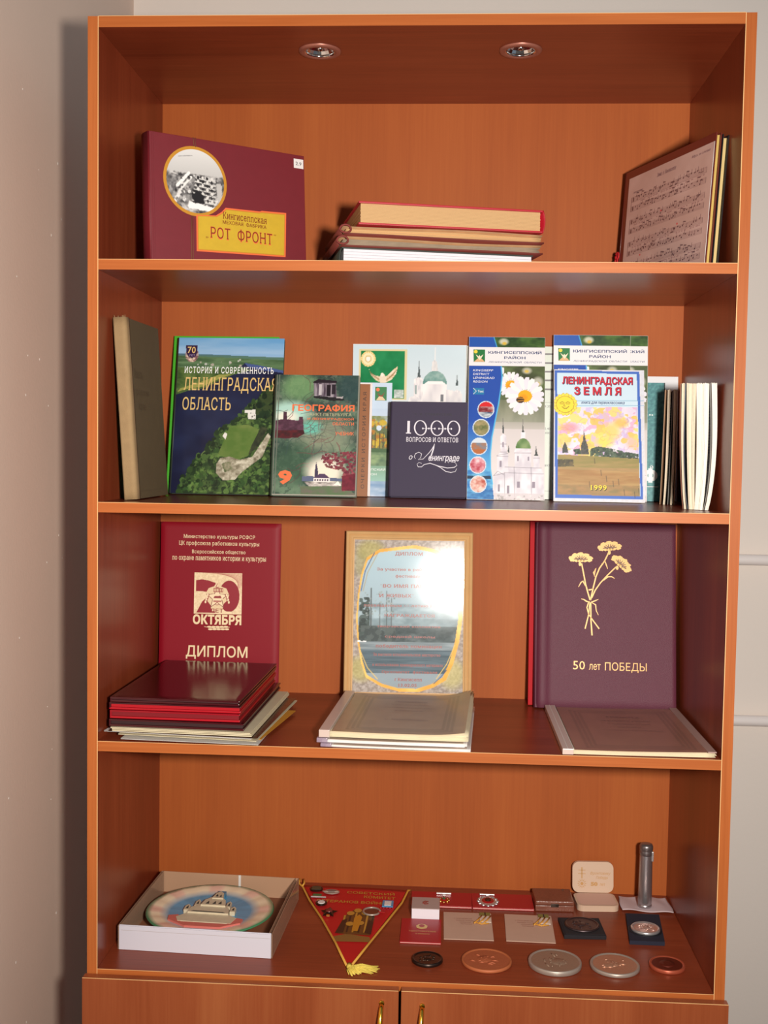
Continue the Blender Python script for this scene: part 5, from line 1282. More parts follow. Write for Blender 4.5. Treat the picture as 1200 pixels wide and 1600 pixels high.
# --- files of certificates in clear sleeves
m_film = clear('clear_film', (200, 180, 160), 0.10, 0.2); m_film2 = clear('milky_film', (214, 200, 190), 0.45, 0.2)
m_cert = mat('pinkish_brown_certificate', (196, 166, 142), 0.5, noise=(30, 0.06)); m_binder = mat('translucent_white_slide', (206, 184, 174), 0.3)
def cert_canvas(bgc, inkc, seed):
    c = Canv(232, 300, 150, bgc)
    c.put(np.ones_like(c.X, bool), tuple(v * 0.94 for v in bgc), 1, bgc, c.noise(40, 40, 3, seed))
    for k in range(3):
        for q in (((24, 22), (208, 22)), ((24, 282), (208, 282)), ((24, 22), (24, 282)), ((208, 22), (208, 282))):
            d_ = k * 8; a = tuple(np.array(q[0]) + (d_ if q[0][0] < 100 else -d_, d_ if q[0][1] < 100 else -d_)); b_ = tuple(np.array(q[1]) + (d_ if q[1][0] < 100 else -d_, d_ if q[1][1] < 100 else -d_))
            c.line([a, b_], 5.5, inkc, 0.45)
    return c
def file_(label, x, y, ztop, deg, w, d, th, curl=0.0, blue=False, strips=True, text=None, seed=1, tone=(176, 144, 118)):
    e = thing('report_file', label, 'file', (x, y, ztop), group='clear-covered report files on the third shelf', **flat(deg))
    def sag(u, v): return -curl * (max(0, u - 0.72) / 0.28) ** 2 * (0.35 + 0.65 * max(0, v - 0.1)) + 0.0012 * math.sin(3.1 * u + 0.6)
    MB().surf(lambda u, v: (w * u, sag(u, v), d * v), 22, 16, 0).build('clear_cover', m_film if not blue else m_film2, e)
    b = MB(); c = cert_canvas(tone, tuple(v * 0.72 for v in tone), seed)
    b.pic(c, 0.018, 0.004, w - 0.024, d - 0.010, 0.0010, 0, bend=lambda u, v: -curl * np.maximum(0, (u - 0.72) / 0.28) ** 2 * (0.35 + 0.65 * np.maximum(0, v - 0.1)) + 0.0012 * np.sin(3.1 * u + 0.6))
    if text:
        for k, (s, x0, x1, zz, h_) in enumerate(text): b.text(s, x0 * w, d * zz, x1 * w, d * zz + h_, 0.0014 - 0.0012, 1)
    b.build('certificate', [m_ink_satin, ink('dusty_brown', (128, 92, 84))], e)
    b = MB(); n = max(2, int(th / 0.0022))
    for q in range(n):
        y0 = 0.0030 + (th - 0.0036) * q / n; sft = 0.002 * math.sin(q * 2.1)
        b.surf(lambda u, v: (0.006 + (w - 0.008 + sft) * u, y0 + sag(u, v) * (1 - q / n), 0.001 + (d - 0.004) * v), 16, 8, 0, 0.0008)
    b.build('sheets', m_white if blue else m_cream, e)
    MB().box(-0.002, 0.0150, -0.0004, th, -0.0004, d, 0, 0.0010).build('slide_binder', m_binder if not blue else clear('lilac_film', (176, 156, 176), 0.65, 0.2), e, 'pale slide binder along the left edge')
    if strips:
        MB().box(0.0060, 0.0066, -0.0007, 0.0, 0.0, d, 0).box(0.0148, 0.0154, -0.0007, 0.001, 0.0, d, 0).build('binder_ridge', m_white, e)
        MB().box(w - 0.013, w, -0.0010, 0.0010, 0.002, d, 0, 0.0003).build('margin_strip', mat('greyish_pink_strip', (170, 140, 132), 0.4), e)
    return e
TXT = [('ПОЛОЖЕНИЕ', 0.42, 0.66, 0.74, 0.009), ('о районном конкурсе', 0.40, 0.68, 0.66, 0.008), ('исследовательских работ', 0.36, 0.72, 0.585, 0.008), ('учащихся', 0.44, 0.64, 0.51, 0.008), ('г. Кингисепп', 0.40, 0.70, 0.30, 0.007)]
file_('upper clear file with curled corner lying in front of the framed diploma', 0.3665, 0.012, Z3 + 0.0255, -3.0, 0.232, 0.292, 0.0115, 0.012, False, False, TXT, 2)
file_('middle bluish file under the curled file in front of the framed diploma', 0.3635, 0.010, Z3 + 0.0130, -2.5, 0.233, 0.292, 0.0068, 0.0, True, False, None, 3)
file_('lowest thin file lying on the shelf in front of the framed diploma', 0.3700, 0.006, Z3 + 0.0056, -2.5, 0.232, 0.292, 0.0050, 0.0, True, False, None, 4)
file_('brown certificate file with white slide binder lying before the carnation folder', 0.7450, 0.004, Z3 + 0.0092, 0.5, 0.2330, 0.300, 0.0088, 0.0, False, True, [('ГРАМОТА', 0.42, 0.66, 0.72, 0.010), ('за активное участие', 0.36, 0.72, 0.63, 0.008), ('в краеведческой', 0.40, 0.70, 0.56, 0.008), ('работе', 0.46, 0.62, 0.49, 0.008), ('и исследовательской работе', 0.34, 0.76, 0.42, 0.007)], 5, (156, 104, 90))

# --- carnation folder and red folder behind it
WW, WH = 0.2530, 0.3375
m_plum = mat('plum_leatherette', (92, 40, 58), 0.5, spec=0.3, bump=(900, 0.45), noise=(40, 0.06))
e = thing('folder', 'plum folder with three gold carnations and 50 лет ПОБЕДЫ, standing at right', 'folder', (0.7235, 0.310, Z3), (1, 0, 0), (0.006, 0.1631, 0.9866), lift_th=0.012)
b = MB()
def wpad(u, v):
    q = min((1 - u) / 0.02, min(v, 1 - v) / 0.02, 1.0)
    x = u * WW
    y = 0.003 - 0.003 * math.sin(max(0, q) * math.pi / 2)
    if x < 0.026: y += -0.0035 * math.sin(math.pi * x / 0.026) + (0.006 * (1 - x / 0.008) ** 2 if x < 0.008 else 0)
    return (x, y, WH * v)
b.surf(wpad, 60, 40, 0)
f = U(WW, WH, 938, 1262)
def p(X, Y): return (X - 125 + (Y - 30) * 0.016, Y - 30)
S = lambda *q: [f(*p(x, y)) for x, y in q]
Y0 = -0.0006
def st(w, *q): b.stroke(S(*q), w, Y0, 1)
st(0.0024, (608, 232), (580, 290), (545, 340), (520, 400), (500, 480), (482, 560)); st(0.0022, (655, 330), (600, 385), (550, 440), (515, 490), (490, 545)); st(0.0024, (425, 310), (438, 380), (450, 450), (468, 520), (480, 560))
for q in (((560, 310), (582, 290), (592, 320), (600, 344)), ((512, 400), (505, 372), (520, 340), (512, 385)), ((452, 470), (432, 430), (420, 440), (402, 472)), ((570, 425), (600, 398), (625, 396), (646, 408)), ((505, 480), (485, 488), (470, 490))): st([0.0008, 0.0024, 0.0022, 0.0008][:len(q)], *q)
st([0.0008, 0.0020, 0.0024, 0.0016], (420, 552), (438, 556), (455, 568), (478, 572)); st([0.0008, 0.0020, 0.0022], (536, 552), (515, 562), (486, 574))
st([0.0022, 0.0020, 0.0018, 0.0020, 0.0022], (470, 570), (458, 610), (468, 655), (500, 700), (538, 752)); st([0.0020, 0.0020, 0.0022], (478, 575), (468, 660), (444, 754)); st([0.0020, 0.0022, 0.0026], (484, 575), (484, 700), (490, 798)); st([0.0014, 0.0022, 0.0016, 0.0008], (490, 575), (516, 590), (520, 630), (534, 660))
rs_ = np.random.RandomState(4)
for cx, cy, an0 in ((615, 198, -0.1), (420, 280, 0.0), (690, 310, 0.75)):
    for k in range(11):
        a = math.pi * (0.02 + 0.96 * k / 10) ; rr = 56 + 10 * (k % 2)
        dx, dy = rr * math.cos(a), -rr * 0.62 * math.sin(a) + 8
        xx = cx + dx * math.cos(an0) - dy * math.sin(an0); yy = cy + dx * math.sin(an0) + dy * math.cos(an0)
        b.disc(*f(*p(xx, yy)), 0.0056, 0.0036, Y0 - 0.0001 * (k % 3), 1, 12, an0 + a, 0.12)
    for k in range(9):
        dx = -40 + 10 * k; dy = -6 + 14 * (k % 2)
        xx = cx + dx * math.cos(an0) - dy * math.sin(an0); yy = cy + dx * math.sin(an0) + dy * math.cos(an0)
        b.disc(*f(*p(xx, yy)), 0.0046, 0.0034, Y0 - 0.0004, 1, 10, k, 0.15)
    for k in range(8):
        a = math.pi * (0.1 + 0.8 * k / 7); q = []
        for t_ in (0.25, 0.95):
            dx, dy = 52 * t_ * math.cos(a), -36 * t_ * math.sin(a) + 10
            q.append((cx + dx * math.cos(an0) - dy * math.sin(an0), cy + dx * math.sin(an0) + dy * math.cos(an0)))
        b.stroke(S(*q), 0.0011, Y0 - 0.0009, 2)
    b.disc(*f(*p(cx + (-6 - 30 * math.sin(an0)), cy + 34 * math.cos(an0))), 0.0026, 0.0040, Y0 - 0.0002, 1, 10)
tx(b, f, '50', *p(362, 972), *p(440, 1030), Y0, 1, bold=0.0); tx(b, f, 'лет', *p(468, 990), *p(544, 1030), Y0, 1); tx(b, f, 'ПОБЕДЫ', *p(574, 976), *p(850, 1042), Y0, 1)
b.box(0, WW, 0.003, 0.005, 0, WH, 0, 0.0006)
b.build('front_cover', [m_plum, mat('gold_stamping', (196, 152, 86), 0.4, 0.2), ink('plum_line', (84, 34, 50))], e)
MB().box(0.001, WW - 0.001, 0.009, 0.012, 0, WH, 0, 0.001).build('back_cover', m_plum, e)
MB().box(0.003, WW - 0.003, 0.0052, 0.0088, 0.002, WH - 0.002, 0).build('lining', mat('plum_lining', (120, 40, 60), 0.6), e)
MB().surf(lambda u, v: (0.0015 - 0.0025 * math.sin(math.pi * u), 0.004 + 0.007 * u, WH * v), 8, 2, 0, 0.0015).build('spine', m_plum, e)
e = thing('folder', 'bright red folder behind the plum folder, showing as a strip along its left edge', 'folder', (0.7125, 0.3345, Z3), (1, 0, 0), (0.004, 0.128, 0.9918), lift_th=0.006)
MB().box(0, 0.235, 0, 0.0024, 0, 0.338, 0, 0.0008).build('front_cover', mat('scarlet_cover', (176, 10, 24), 0.6, spec=0.2), e)
MB().box(0, 0.235, 0.0034, 0.0058, 0, 0.338, 0, 0.0008).build('back_cover', MATS['scarlet_cover'], e)
MB().box(0, 0.0024, 0.001, 0.005, 0, 0.338, 0, 0.0008).build('spine', MATS['scarlet_cover'], e)

# ================================================================== BOTTOM BOARD
E0 = 0.0004
# --- box with the painted plate
BXW, BXD, BXH = 0.2590, 0.2450, 0.0400
e = thing('gift_box', 'shallow open box with white front and clear brownish plastic sides', 'box', (0.0285, 0.0715, Z4 + E0), (0.9989, -0.0456, 0), (0, 0, 1))
m_bw = mat('white_box_card', (206, 202, 212), 0.55); m_side = clear('smoky_plastic_sheet', (190, 156, 130), 0.55, 0.08)
b = MB().box(0.002, BXW - 0.002, 0.0, 0.0016, 0, BXH, 0, 0.0004)
b.box(0.002, BXW - 0.002, 0.0018, 0.0030, 0, BXH + 0.0012, 0, 0.0003); b.box(0.006, BXW - 0.004, -0.0003, 0.0, BXH - 0.0072, BXH - 0.0066, 1)
b.build('front_wall', [m_bw, mat('crease_grey', (180, 170, 170), 0.7)], e, 'white cardboard front')
MB().box(0.002, BXW - 0.002, 0.001, BXD, 0.0, 0.0012, 0).build('base', mat('brown_card', (136, 84, 56), 0.7), e)
MB().box(0.0, 0.0012, 0.001, BXD, 0.0, BXH, 0).box(0.0046, 0.0056, 0.004, BXD - 0.003, 0.0012, BXH + 0.002, 0).build('side_wall', m_side, e)
MB().box(BXW - 0.0012, BXW, 0.001, BXD, 0.0, BXH, 0).box(BXW - 0.0056, BXW - 0.0046, 0.004, BXD - 0.003, 0.0012, BXH + 0.002, 0).build('side_wall', m_side, e)
b = MB().box(0.0, BXW, BXD, BXD + 0.0012, 0.0, BXH, 0)
b.build('rear_wall', mat('tan_plastic_wall', (178, 140, 112), 0.35), e)
MB().box(0.146, 0.1505, BXD - 0.0006, BXD, 0.018, BXH, 0, 0.0002).build('clear_tape', clear('tape', (236, 230, 224), 0.8, 0.1), e)
# plate
PLR = 0.111
e = thing('decorative_plate', 'round ceramic plate with blue ground and cream fortress relief lying in the box', 'plate', (0.1590, 0.1850, Z4 + 0.0018))
b = MB(); n = 72
CR, BL, GRN, PNK = s2l((240, 222, 190)), s2l((84, 158, 196)), s2l((70, 130, 90)), s2l((236, 196, 176))
prof = [(0.045, 0.0), (0.060, 0.0), (0.085, 0.008), (PLR - 0.003, 0.0225), (PLR, 0.0245), (PLR - 0.0022, 0.0262), (0.100, 0.0250), (0.088, 0.0232), (0.0780, 0.0215), (0.070, 0.0205), (0.040, 0.0200), (0.0002, 0.0200)]
vs = []; cols = []
rs_ = np.random.RandomState(3)
for k, (r, z) in enumerate(prof):
    for i in range(n):
        a = 2 * math.pi * i / n
        bump_ = 0.0014 * (math.sin(9 * a) ** 2) if k in (6, 7) else 0
        vs.append((r * math.cos(a), r * math.sin(a), z + bump_))
        if k in (3, 4, 5): cc = GRN
        elif k < 3: cc = CR * 0.8
        elif k in (6, 7): cc = CR if (i // 3) % 3 else PNK
        elif k == 8: cc = 0.5 * (CR + BL)
        else: cc = BL * (0.85 + 0.3 * rs_.rand())
        cols.append(cc)
fs = [(k * n + i, k * n + (i + 1) % n, (k + 1) * n + (i + 1) % n, (k + 1) * n + i) for k in range(len(prof) - 1) for i in range(n)]
b.add(vs, fs, 0, cols, True)
b.build('plate_body', printed('glazed_ceramic', 0.25, 0.3), e)
m_rel = mat('cream_relief', (206, 192, 164), 0.45, noise=(90, 0.12)); m_relp = mat('pink_ribbon_relief', (206, 110, 100), 0.4); m_reld = mat('dark_window_paint', (50, 56, 54), 0.6); m_relg = mat('blue_dome_paint', (70, 130, 160), 0.35)
def relief(polys, z0, z1, m, bld):
    for pl in polys:
        n_ = len(pl); bld.add([(x, y, z0) for x, y in pl] + [(x, y, z1) for x, y in pl], [tuple(range(n_, 2 * n_))] + [(i, (i + 1) % n_, (i + 1) % n_ + n_, i + n_) for i in range(n_)], m)
b = MB()
relief([[(-0.046, -0.052), (0.046, -0.056), (0.052, -0.034), (0.034, -0.020), (-0.034, -0.016), (-0.052, -0.036)]], 0.019, 0.0250, 0, b)
relief([[(-0.036, -0.020), (0.036, -0.024), (0.034, -0.004), (0.024, 0.010), (-0.022, 0.012), (-0.034, -0.002)]], 0.019, 0.0280, 0, b)
relief([[(-0.018, 0.004), (0.026, 0.002), (0.022, 0.026), (0.016, 0.034), (-0.006, 0.036), (-0.014, 0.026)]], 0.019, 0.0310, 0, b)
relief([[(-0.003, 0.030), (0.017, 0.029), (0.014, 0.052), (0.007, 0.060), (0.001, 0.052)]], 0.019, 0.0330, 0, b)
relief([[(0.000, 0.056), (0.014, 0.055), (0.015, 0.070), (0.001, 0.071)]], 0.019, 0.0290, 2, b)
for tx_, ty_, tw_, th_ in ((-0.040, -0.012, 0.009, 0.024), (-0.026, 0.008, 0.008, 0.026), (0.030, 0.004, 0.008, 0.026), (0.041, -0.014, 0.009, 0.022)):
    relief([[(tx_ - tw_ / 2, ty_), (tx_ + tw_ / 2, ty_), (tx_ + tw_ / 2, ty_ + th_ * 0.7), (tx_, ty_ + th_), (tx_ - tw_ / 2, ty_ + th_ * 0.7)]], 0.019, 0.0275, 0, b)
    relief([[(tx_ - tw_ * .2, ty_ + th_ * .25), (tx_ + tw_ * .3, ty_ + th_ * .2), (tx_ + tw_ * .1, ty_ + th_ * .75)]], 0.0276, 0.0280, 1, b)
relief([[(-0.010 + q, 0.008), (-0.004 + q, 0.008), (-0.006 + q, 0.020)] for q in (0.0, 0.012, 0.022)], 0.0310, 0.0314, 1, b)
relief([[(0.002, 0.036), (0.007, 0.036), (0.004, 0.047)], [(0.009, 0.035), (0.013, 0.035), (0.011, 0.045)]], 0.0330, 0.0334, 1, b)
relief([[(-0.030, -0.0185), (0.030, -0.0225), (0.026, -0.0195), (-0.026, -0.0160)]], 0.0280, 0.0284, 1, b)
b.build('fortress_relief', [m_rel, m_reld, m_relg], e, 'cream fortress in relief')
b = MB()
relief([[(-0.066, -0.030), (-0.050, -0.026), (-0.040, -0.054), (0.040, -0.058), (0.050, -0.032), (0.064, -0.036), (0.062, -0.052), (0.030, -0.072), (-0.030, -0.070), (-0.064, -0.046)]], 0.019, 0.0245, 0, b)
b.build('ribbon_relief', m_relp, e, 'pink ribbon along the lower rim')

# --- veterans' pennant with gold cord and tassel
e = thing('pennant', 'red triangular veterans pennant with gold cord and tassel lying on the bottom board', 'pennant', (0, 0, Z4 + E0))
A, B_, C_ = (0.2980, 0.3720), (0.5010, 0.3640), (0.4150, 0.0380)
b = MB()
n = 26
def tri(u, v):   # v: 0 at the tip, 1 at the top edge
    x = C_[0] + ((A[0] - C_[0]) * (1 - u) + (B_[0] - C_[0]) * u) * v; y = C_[1] + ((A[1] - C_[1]) * (1 - u) + (B_[1] - C_[1]) * u) * v
    return (x, y, 0.0020 + 0.0005 * math.sin(6 * u + 4 * v) * v)
b.surf(tri, n, n, 0, 0.0008)
z = 0.0029
def flat_text(b, s, x0, y0, x1, y1, z, m, skew=0.0, **k):
    vs, fs = glyphs(s, k.get('serif', False), k.get('bold', 0.0), 0.0, k.get('space', 1.0))
    a = np.array(vs); a = (a - a.min(0)) / (a.max(0) - a.min(0))
    b.add([(x0 + (x1 - x0) * u, y0 + (y1 - y0) * v + skew * u, z) for u, v in a], fs, m)
flat_text(b, 'СОВЕТСКИЙ', 0.385, 0.336, 0.474, 0.350, z, 1, -0.003, bold=0.02); flat_text(b, 'КОМИТЕТ', 0.418, 0.317, 0.476, 0.329, z, 1, -0.003, bold=0.02); flat_text(b, 'ВЕТЕРАНОВ ВОЙНЫ', 0.333, 0.292, 0.462, 0.307, z, 1, -0.003, bold=0.02)
def fl(pts, m, zz): b.add([(x, y, zz) for x, y in pts], [tuple(range(len(pts)))], m)
# war memorial emblem
fl([(0.380, 0.128), (0.444, 0.130), (0.440, 0.150), (0.400, 0.160), (0.376, 0.146)], 3, z); fl([(0.384, 0.160), (0.440, 0.156), (0.444, 0.235), (0.430, 0.256), (0.405, 0.262), (0.392, 0.235)], 2, z)
for k in range(6):
    x = 0.388 + 0.010 * k; fl([(x, 0.166), (x + 0.003, 0.166), (x + 0.0045, 0.236 + 0.006 * (k % 3)), (x + 0.001, 0.236 + 0.006 * (k % 3))], 4 if k % 2 else 1, z + 0.0003)
for q in ((0.400, 0.245), (0.412, 0.258), (0.426, 0.248), (0.420, 0.205), (0.402, 0.200)):
    fl([(q[0] + 0.007 * math.cos(a), q[1] + 0.009 * math.sin(a)) for a in [i * math.pi / 6 for i in range(12)]], 1, z + 0.0005)
fl([(0.408, 0.170), (0.418, 0.170), (0.422, 0.230), (0.416, 0.240), (0.408, 0.226)], 5, z + 0.0007); fl([(0.380, 0.160), (0.394, 0.164), (0.396, 0.222), (0.388, 0.214)], 4, z + 0.0004); fl([(0.430, 0.165), (0.442, 0.160), (0.443, 0.210), (0.434, 0.220)], 4, z + 0.0004)
m_flag = mat('red_satin', (186, 22, 26), 0.5, noise=(25, 0.12))
b.build('cloth', [m_flag, ink('old_gold', (190, 138, 52)), ink('emblem_brown', (104, 66, 28)), ink('emblem_khaki', (136, 98, 48)), ink('emblem_dark', (58, 34, 22)), ink('emblem_amber', (196, 132, 34))], e)
m_cord = mat('gold_cord', (214, 158, 62), 0.6, bump=(900, 0.6))
b = MB()
b.tube([(A[0] - 0.006, A[1] + 0.003, 0.012), (A[0] - 0.007, A[1] - 0.006, 0.006), (A[0] + 0.002, A[1] - 0.015, 0.003), (0.320, 0.295, 0.003), (0.352, 0.215, 0.003), (0.385, 0.122, 0.003), (0.411, 0.040, 0.003)], 0.0020, n=8)
b.tube([(A[0] + 0.001, A[1] + 0.004, 0.011), (A[0] + 0.003, A[1] - 0.006, 0.007), (A[0] + 0.000, A[1] - 0.014, 0.004)], 0.0018, n=8)
b.tube([(B_[0] + 0.002, B_[1] - 0.003, 0.0035), (B_[0] - 0.003, B_[1] - 0.010, 0.005), (0.489, 0.300, 0.003), (0.462, 0.200, 0.003), (0.440, 0.120, 0.003), (0.420, 0.045, 0.003)], 0.0020, n=8)
b.build('cord', m_cord, e, 'twisted gold cord')
b = MB(); rs_ = np.random.RandomState(11)
for k in range(120):
    a = rs_.uniform(-1.62, 0.15) if k % 3 else rs_.uniform(-0.45, 0.10)
    L_ = rs_.uniform(0.018, 0.026) if a < -0.5 else rs_.uniform(0.026, 0.047)
    x0, y0 = 0.4155 + rs_.uniform(-.003, .003), 0.034 + rs_.uniform(-.003, .003); h_ = rs_.uniform(0.003, 0.009)
    L_ = min(L_, (y0 - 0.003) / max(1e-3, -math.sin(a))) if a < -0.1 else L_
    b.tube([(x0, y0, 0.003), (x0 + 0.5 * L_ * math.cos(a), y0 + 0.5 * L_ * math.sin(a), h_), (x0 + L_ * math.cos(a + 0.15), y0 + L_ * math.sin(a + 0.15), 0.0012)], [0.0009, 0.0010, 0.0007], n=5)
b.tube([(0.4155, 0.044, 0.004), (0.4155, 0.034, 0.004), (0.418, 0.028, 0.0045)], [0.003, 0.0045, 0.004], n=10)
b.build('tassel', mat('yellow_silk', (222, 196, 84), 0.7), e, 'yellow silk tassel')

# --- badges pinned on the pennant
m_steel = mat('bright_steel', (206, 204, 204), 0.3, 0.75); m_goldm = mat('gilded_metal', (226, 180, 100), 0.28, 1.0); m_dkb = mat('dark_bronze', (74, 62, 56), 0.35, 0.9); m_silv = mat('worn_silver', (176, 162, 150), 0.4, 0.5)
m_enr = mat('red_enamel', (160, 16, 24), 0.2); m_enb = mat('blue_enamel', (70, 150, 196), 0.2); m_eng = mat('green_enamel', (20, 110, 66), 0.2); m_enw = mat('white_enamel', (226, 224, 222), 0.25)
ZB = Z4 + 0.0042
def badge(name, label, x, y): return thing(name, label, 'badge', (x, y, ZB), group='badges pinned on the pennant')
def oval(rx, ry, h, n=28, r0=0.85): 
    vs = [(rx * math.cos(a), ry * math.sin(a), 0) for a in [2 * math.pi * i / n for i in range(n)]] + [(rx * math.cos(a), ry * math.sin(a), h * 0.6) for a in [2 * math.pi * i / n for i in range(n)]] + [(rx * r0 * math.cos(a), ry * r0 * math.sin(a), h) for a in [2 * math.pi * i / n for i in range(n)]]
    fs = [(i, (i + 1) % n, (i + 1) % n + n, i + n) for i in range(n)] + [(n + i, n + (i + 1) % n, 2 * n + (i + 1) % n, 2 * n + i) for i in range(n)] + [tuple(range(2 * n, 3 * n))]
    return vs, fs
e = badge('oval_badge', 'dark green oval badge at the upper left corner of the pennant', 0.3265, 0.3480)
b = MB(); b.add(*oval(0.0125, 0.0135, 0.0022)); b.build('rim', m_dkb, e); MB().box(-0.0085, 0.0085, -0.007, 0.008, 0.0020, 0.0028, 0, 0.0004).build('enamel_field', mat('murky_green_enamel', (60, 70, 52), 0.3), e)
e = badge('winged_badge', 'grey oval badge beside the dark green one on the pennant', 0.3560, 0.3370)
b = MB(); b.add(*oval(0.0150, 0.0105, 0.0020)); b.box(-0.0165, 0.013, -0.004, -0.0015, 0.0018, 0.0030, 0, 0.0003); b.build('rim', m_silv, e); b = MB(); b.add(*oval(0.0095, 0.0066, 0.0028)); b.build('centre', mat('grey_enamel', (112, 104, 100), 0.4), e)
e = badge('order_ribbon', 'green enamel ribbon bar with bright clasp, upper left on the pennant', 0.3335, 0.3160)
MB().box(-0.010, 0.006, -0.004, 0.006, 0, 0.002, 0, 0.0004).build('ribbon', m_eng, e); MB().box(-0.013, 0.015, -0.0085, -0.0055, 0, 0.0026, 0, 0.0006).build('clasp', m_steel, e)
e = badge('round_medal', 'small white-faced round medal hanging under the green ribbon on the pennant', 0.3430, 0.2830)
b = MB(); b.add(*oval(0.0105, 0.0125, 0.0022)); b.build('rim', m_dkb, e); b = MB(); b.add(*oval(0.0072, 0.0085, 0.0030)); b.build('face', m_enw, e)
e = badge('star_medal', 'dark star-shaped medal with gilt point at the left edge of the pennant', 0.3610, 0.2450)
b = MB(); n_ = 10; vs = [((0.0165 if i % 2 == 0 else 0.009) * math.sin(i * math.pi / 5), (0.0225 if i % 2 == 0 else 0.012) * math.cos(i * math.pi / 5), 0) for i in range(10)]
b.add(vs + [(0, 0, 0.0042)], [(i + 1 if i < 9 else 0, i, 10) for i in range(10)]); b.build('star', m_dkb, e)
MB().lathe([(0.0062, 0.001), (0.006, 0.0045), (0.0002, 0.0050)], n=18).build('centre', mat('dull_red_enamel', (110, 44, 40), 0.3), e); MB().box(-0.003, 0.003, -0.022, -0.015, 0.0005, 0.0028, 0, 0.0005).build('gilt_point', m_goldm, e)
e = badge('square_badge', 'square blue and white enamel badge at the right edge of the pennant', 0.4640, 0.2900)
MB().box(-0.010, 0.010, -0.014, 0.014, 0, 0.0018, 0, 0.0005).build('plate', m_enb, e); MB().box(-0.0062, 0.0062, -0.010, 0.009, 0.0016, 0.0024, 0, 0.0004).build('white_field', m_enw, e)
b = MB()
for k in range(5): b.lathe([(0.0016, 0), (0.0016, 0.0016), (0.0002, 0.0020)], (-0.012 + 0.0055 * k, -0.0185 - 0.001 * (k % 2), 0), 10)
b.build('fringe', m_enr, e)
e = badge('ring_badge', 'silver ring-shaped badge lying over the pennant emblem', 0.4370, 0.2520)
b = MB(); pts = [(0.0150 * math.cos(a), 0.0165 * math.sin(a), 0.0016) for a in [2 * math.pi * i / 30 for i in range(29)]]; b.tube(pts, 0.0018, n=8); b.build('ring', m_silv, e)
b = MB(); b.add(*oval(0.0120, 0.0135, 0.0014)); b.build('face', mat('brown_bronze', (120, 74, 52), 0.4, 0.6), e); MB().box(0.012, 0.024, -0.003, 0.002, 0.0006, 0.0024, 0, 0.0006).build('bar', m_enr, e)

# --- certificate booklets, box and cards
m_certred = mat('red_certificate_cover', (168, 16, 32), 0.35, bump=(1200, 0.15)); m_certpage = mat('pinkish_page', (226, 190, 178), 0.6)
def booklet(label, x, y, w, d, th, deg, group=None, front=None, cat='booklet'):
    e = thing('certificate_booklet', label, cat, (x, y, Z4 + E0 + th), group=group, **flat(deg))
    b = MB().box(0, w, 0, th * 0.38, 0, d, 0, 0.0003)
    if front: front(b)
    b.build('front_cover', [m_certred, I_GOLD], e)
    MB().box(0, w, th * 0.72, th, 0, d, 0, 0.0003).build('back_cover', m_certred, e); MB().box(0.001, w - 0.001, th * 0.40, th * 0.70, 0.0006, d - 0.0006, 0).build('leaf', m_certpage, e)
    return e
def fr1(b):
    b.text('УДОСТОВЕРЕНИЕ', 0.014, 0.0400, 0.061, 0.0460, -0.0004, 1, serif=True); b.text('к медали', 0.026, 0.0300, 0.050, 0.0345, -0.0004, 1)
    b.disc(0.036, 0.0660, 0.0100, 0.0110, -0.0003, 1, 8, 0, 0.3); b.disc(0.036, 0.0660, 0.0050, 0.0060, -0.0005, 0, 12)
booklet('small red certificate booklet in front of the little white box', 0.4920, 0.1370, 0.0700, 0.0960, 0.0032, 0.0, front=fr1)
booklet('long red open certificate under the right medal at the back of the board', 0.6180, 0.2910, 0.1115, 0.0660, 0.0040, 0.8, 'red certificates under the medals')
booklet('red open certificate under the left medal, partly behind the white box', 0.5055, 0.2920, 0.1115, 0.0640, 0.0040, 0.0, 'red certificates under the medals')
e = thing('small_box', 'little white cardboard box with grey lid standing behind the red booklet', 'box', (0.5090, 0.2350, Z4 + E0))
MB().box(0, 0.0490, 0, 0.050, 0, 0.0200, 0, 0.0006).build('box_body', mat('bright_white_card', (226, 220, 228), 0.5), e)
b = MB().box(-0.0004, 0.0494, -0.0004, 0.0504, 0.0198, 0.0212, 0, 0.0004)
for q in range(7): b.lathe([(0.0022, 0.0212), (0.0020, 0.0216), (0.0002, 0.0216)], (0.0245 + 0.0045 * math.cos(q * 0.9) * (q > 0), 0.026 + 0.006 * math.sin(q * 0.9) * (q > 0), 0), 8, 1)
b.build('lid', [mat('grey_lid_card', (176, 156, 150), 0.5), I_MAR], e, 'grey lid with a brown crest')
def medal(label, x, y, big):
    e = thing('medal', label, 'medal', (x, y, Z4 + 0.0048), group='medals on the red certificates')
    MB().box(-0.0145, 0.0135, 0.0265, 0.0310, 0, 0.0030, 0, 0.0008).box(-0.003, 0.003, 0.018, 0.027, 0, 0.0016, 0, 0.0004).build('suspension_bar', m_steel, e)
    b = MB(); R = 0.017 if big else 0.009
    for k in range(12 if big else 8):
        a = 2 * math.pi * k / (12 if big else 8); b.lathe([(R * 0.22, 0), (R * 0.2, 0.0018), (0.0002, 0.0024)], (R * math.cos(a), R * 1.15 * math.sin(a), 0), 10)
    b.add(*oval(R * 0.9, R * 1.05, 0.0018)); b.build('rays', m_steel if big else m_goldm, e)
    b = MB(); b.add(*oval(R * 0.66, R * 0.78, 0.0032)); b.build('enamel_ring', m_enr, e)
    b = MB(); b.add(*oval(R * 0.36, R * 0.44, 0.0042)); b.build('centre', m_dkb if big else m_eng, e)
medal('big rayed medal with red enamel centre lying on the right red certificate', 0.6465, 0.3190, True)
medal('small gilt medal with bright bar lying beside the white box', 0.5660, 0.3170, False)
m_cardp = mat('pinkish_card', (198, 164, 144), 0.6, noise=(60, 0.05))
m_rib = mat('orange_black_ribbon', (210, 150, 60), 0.6)
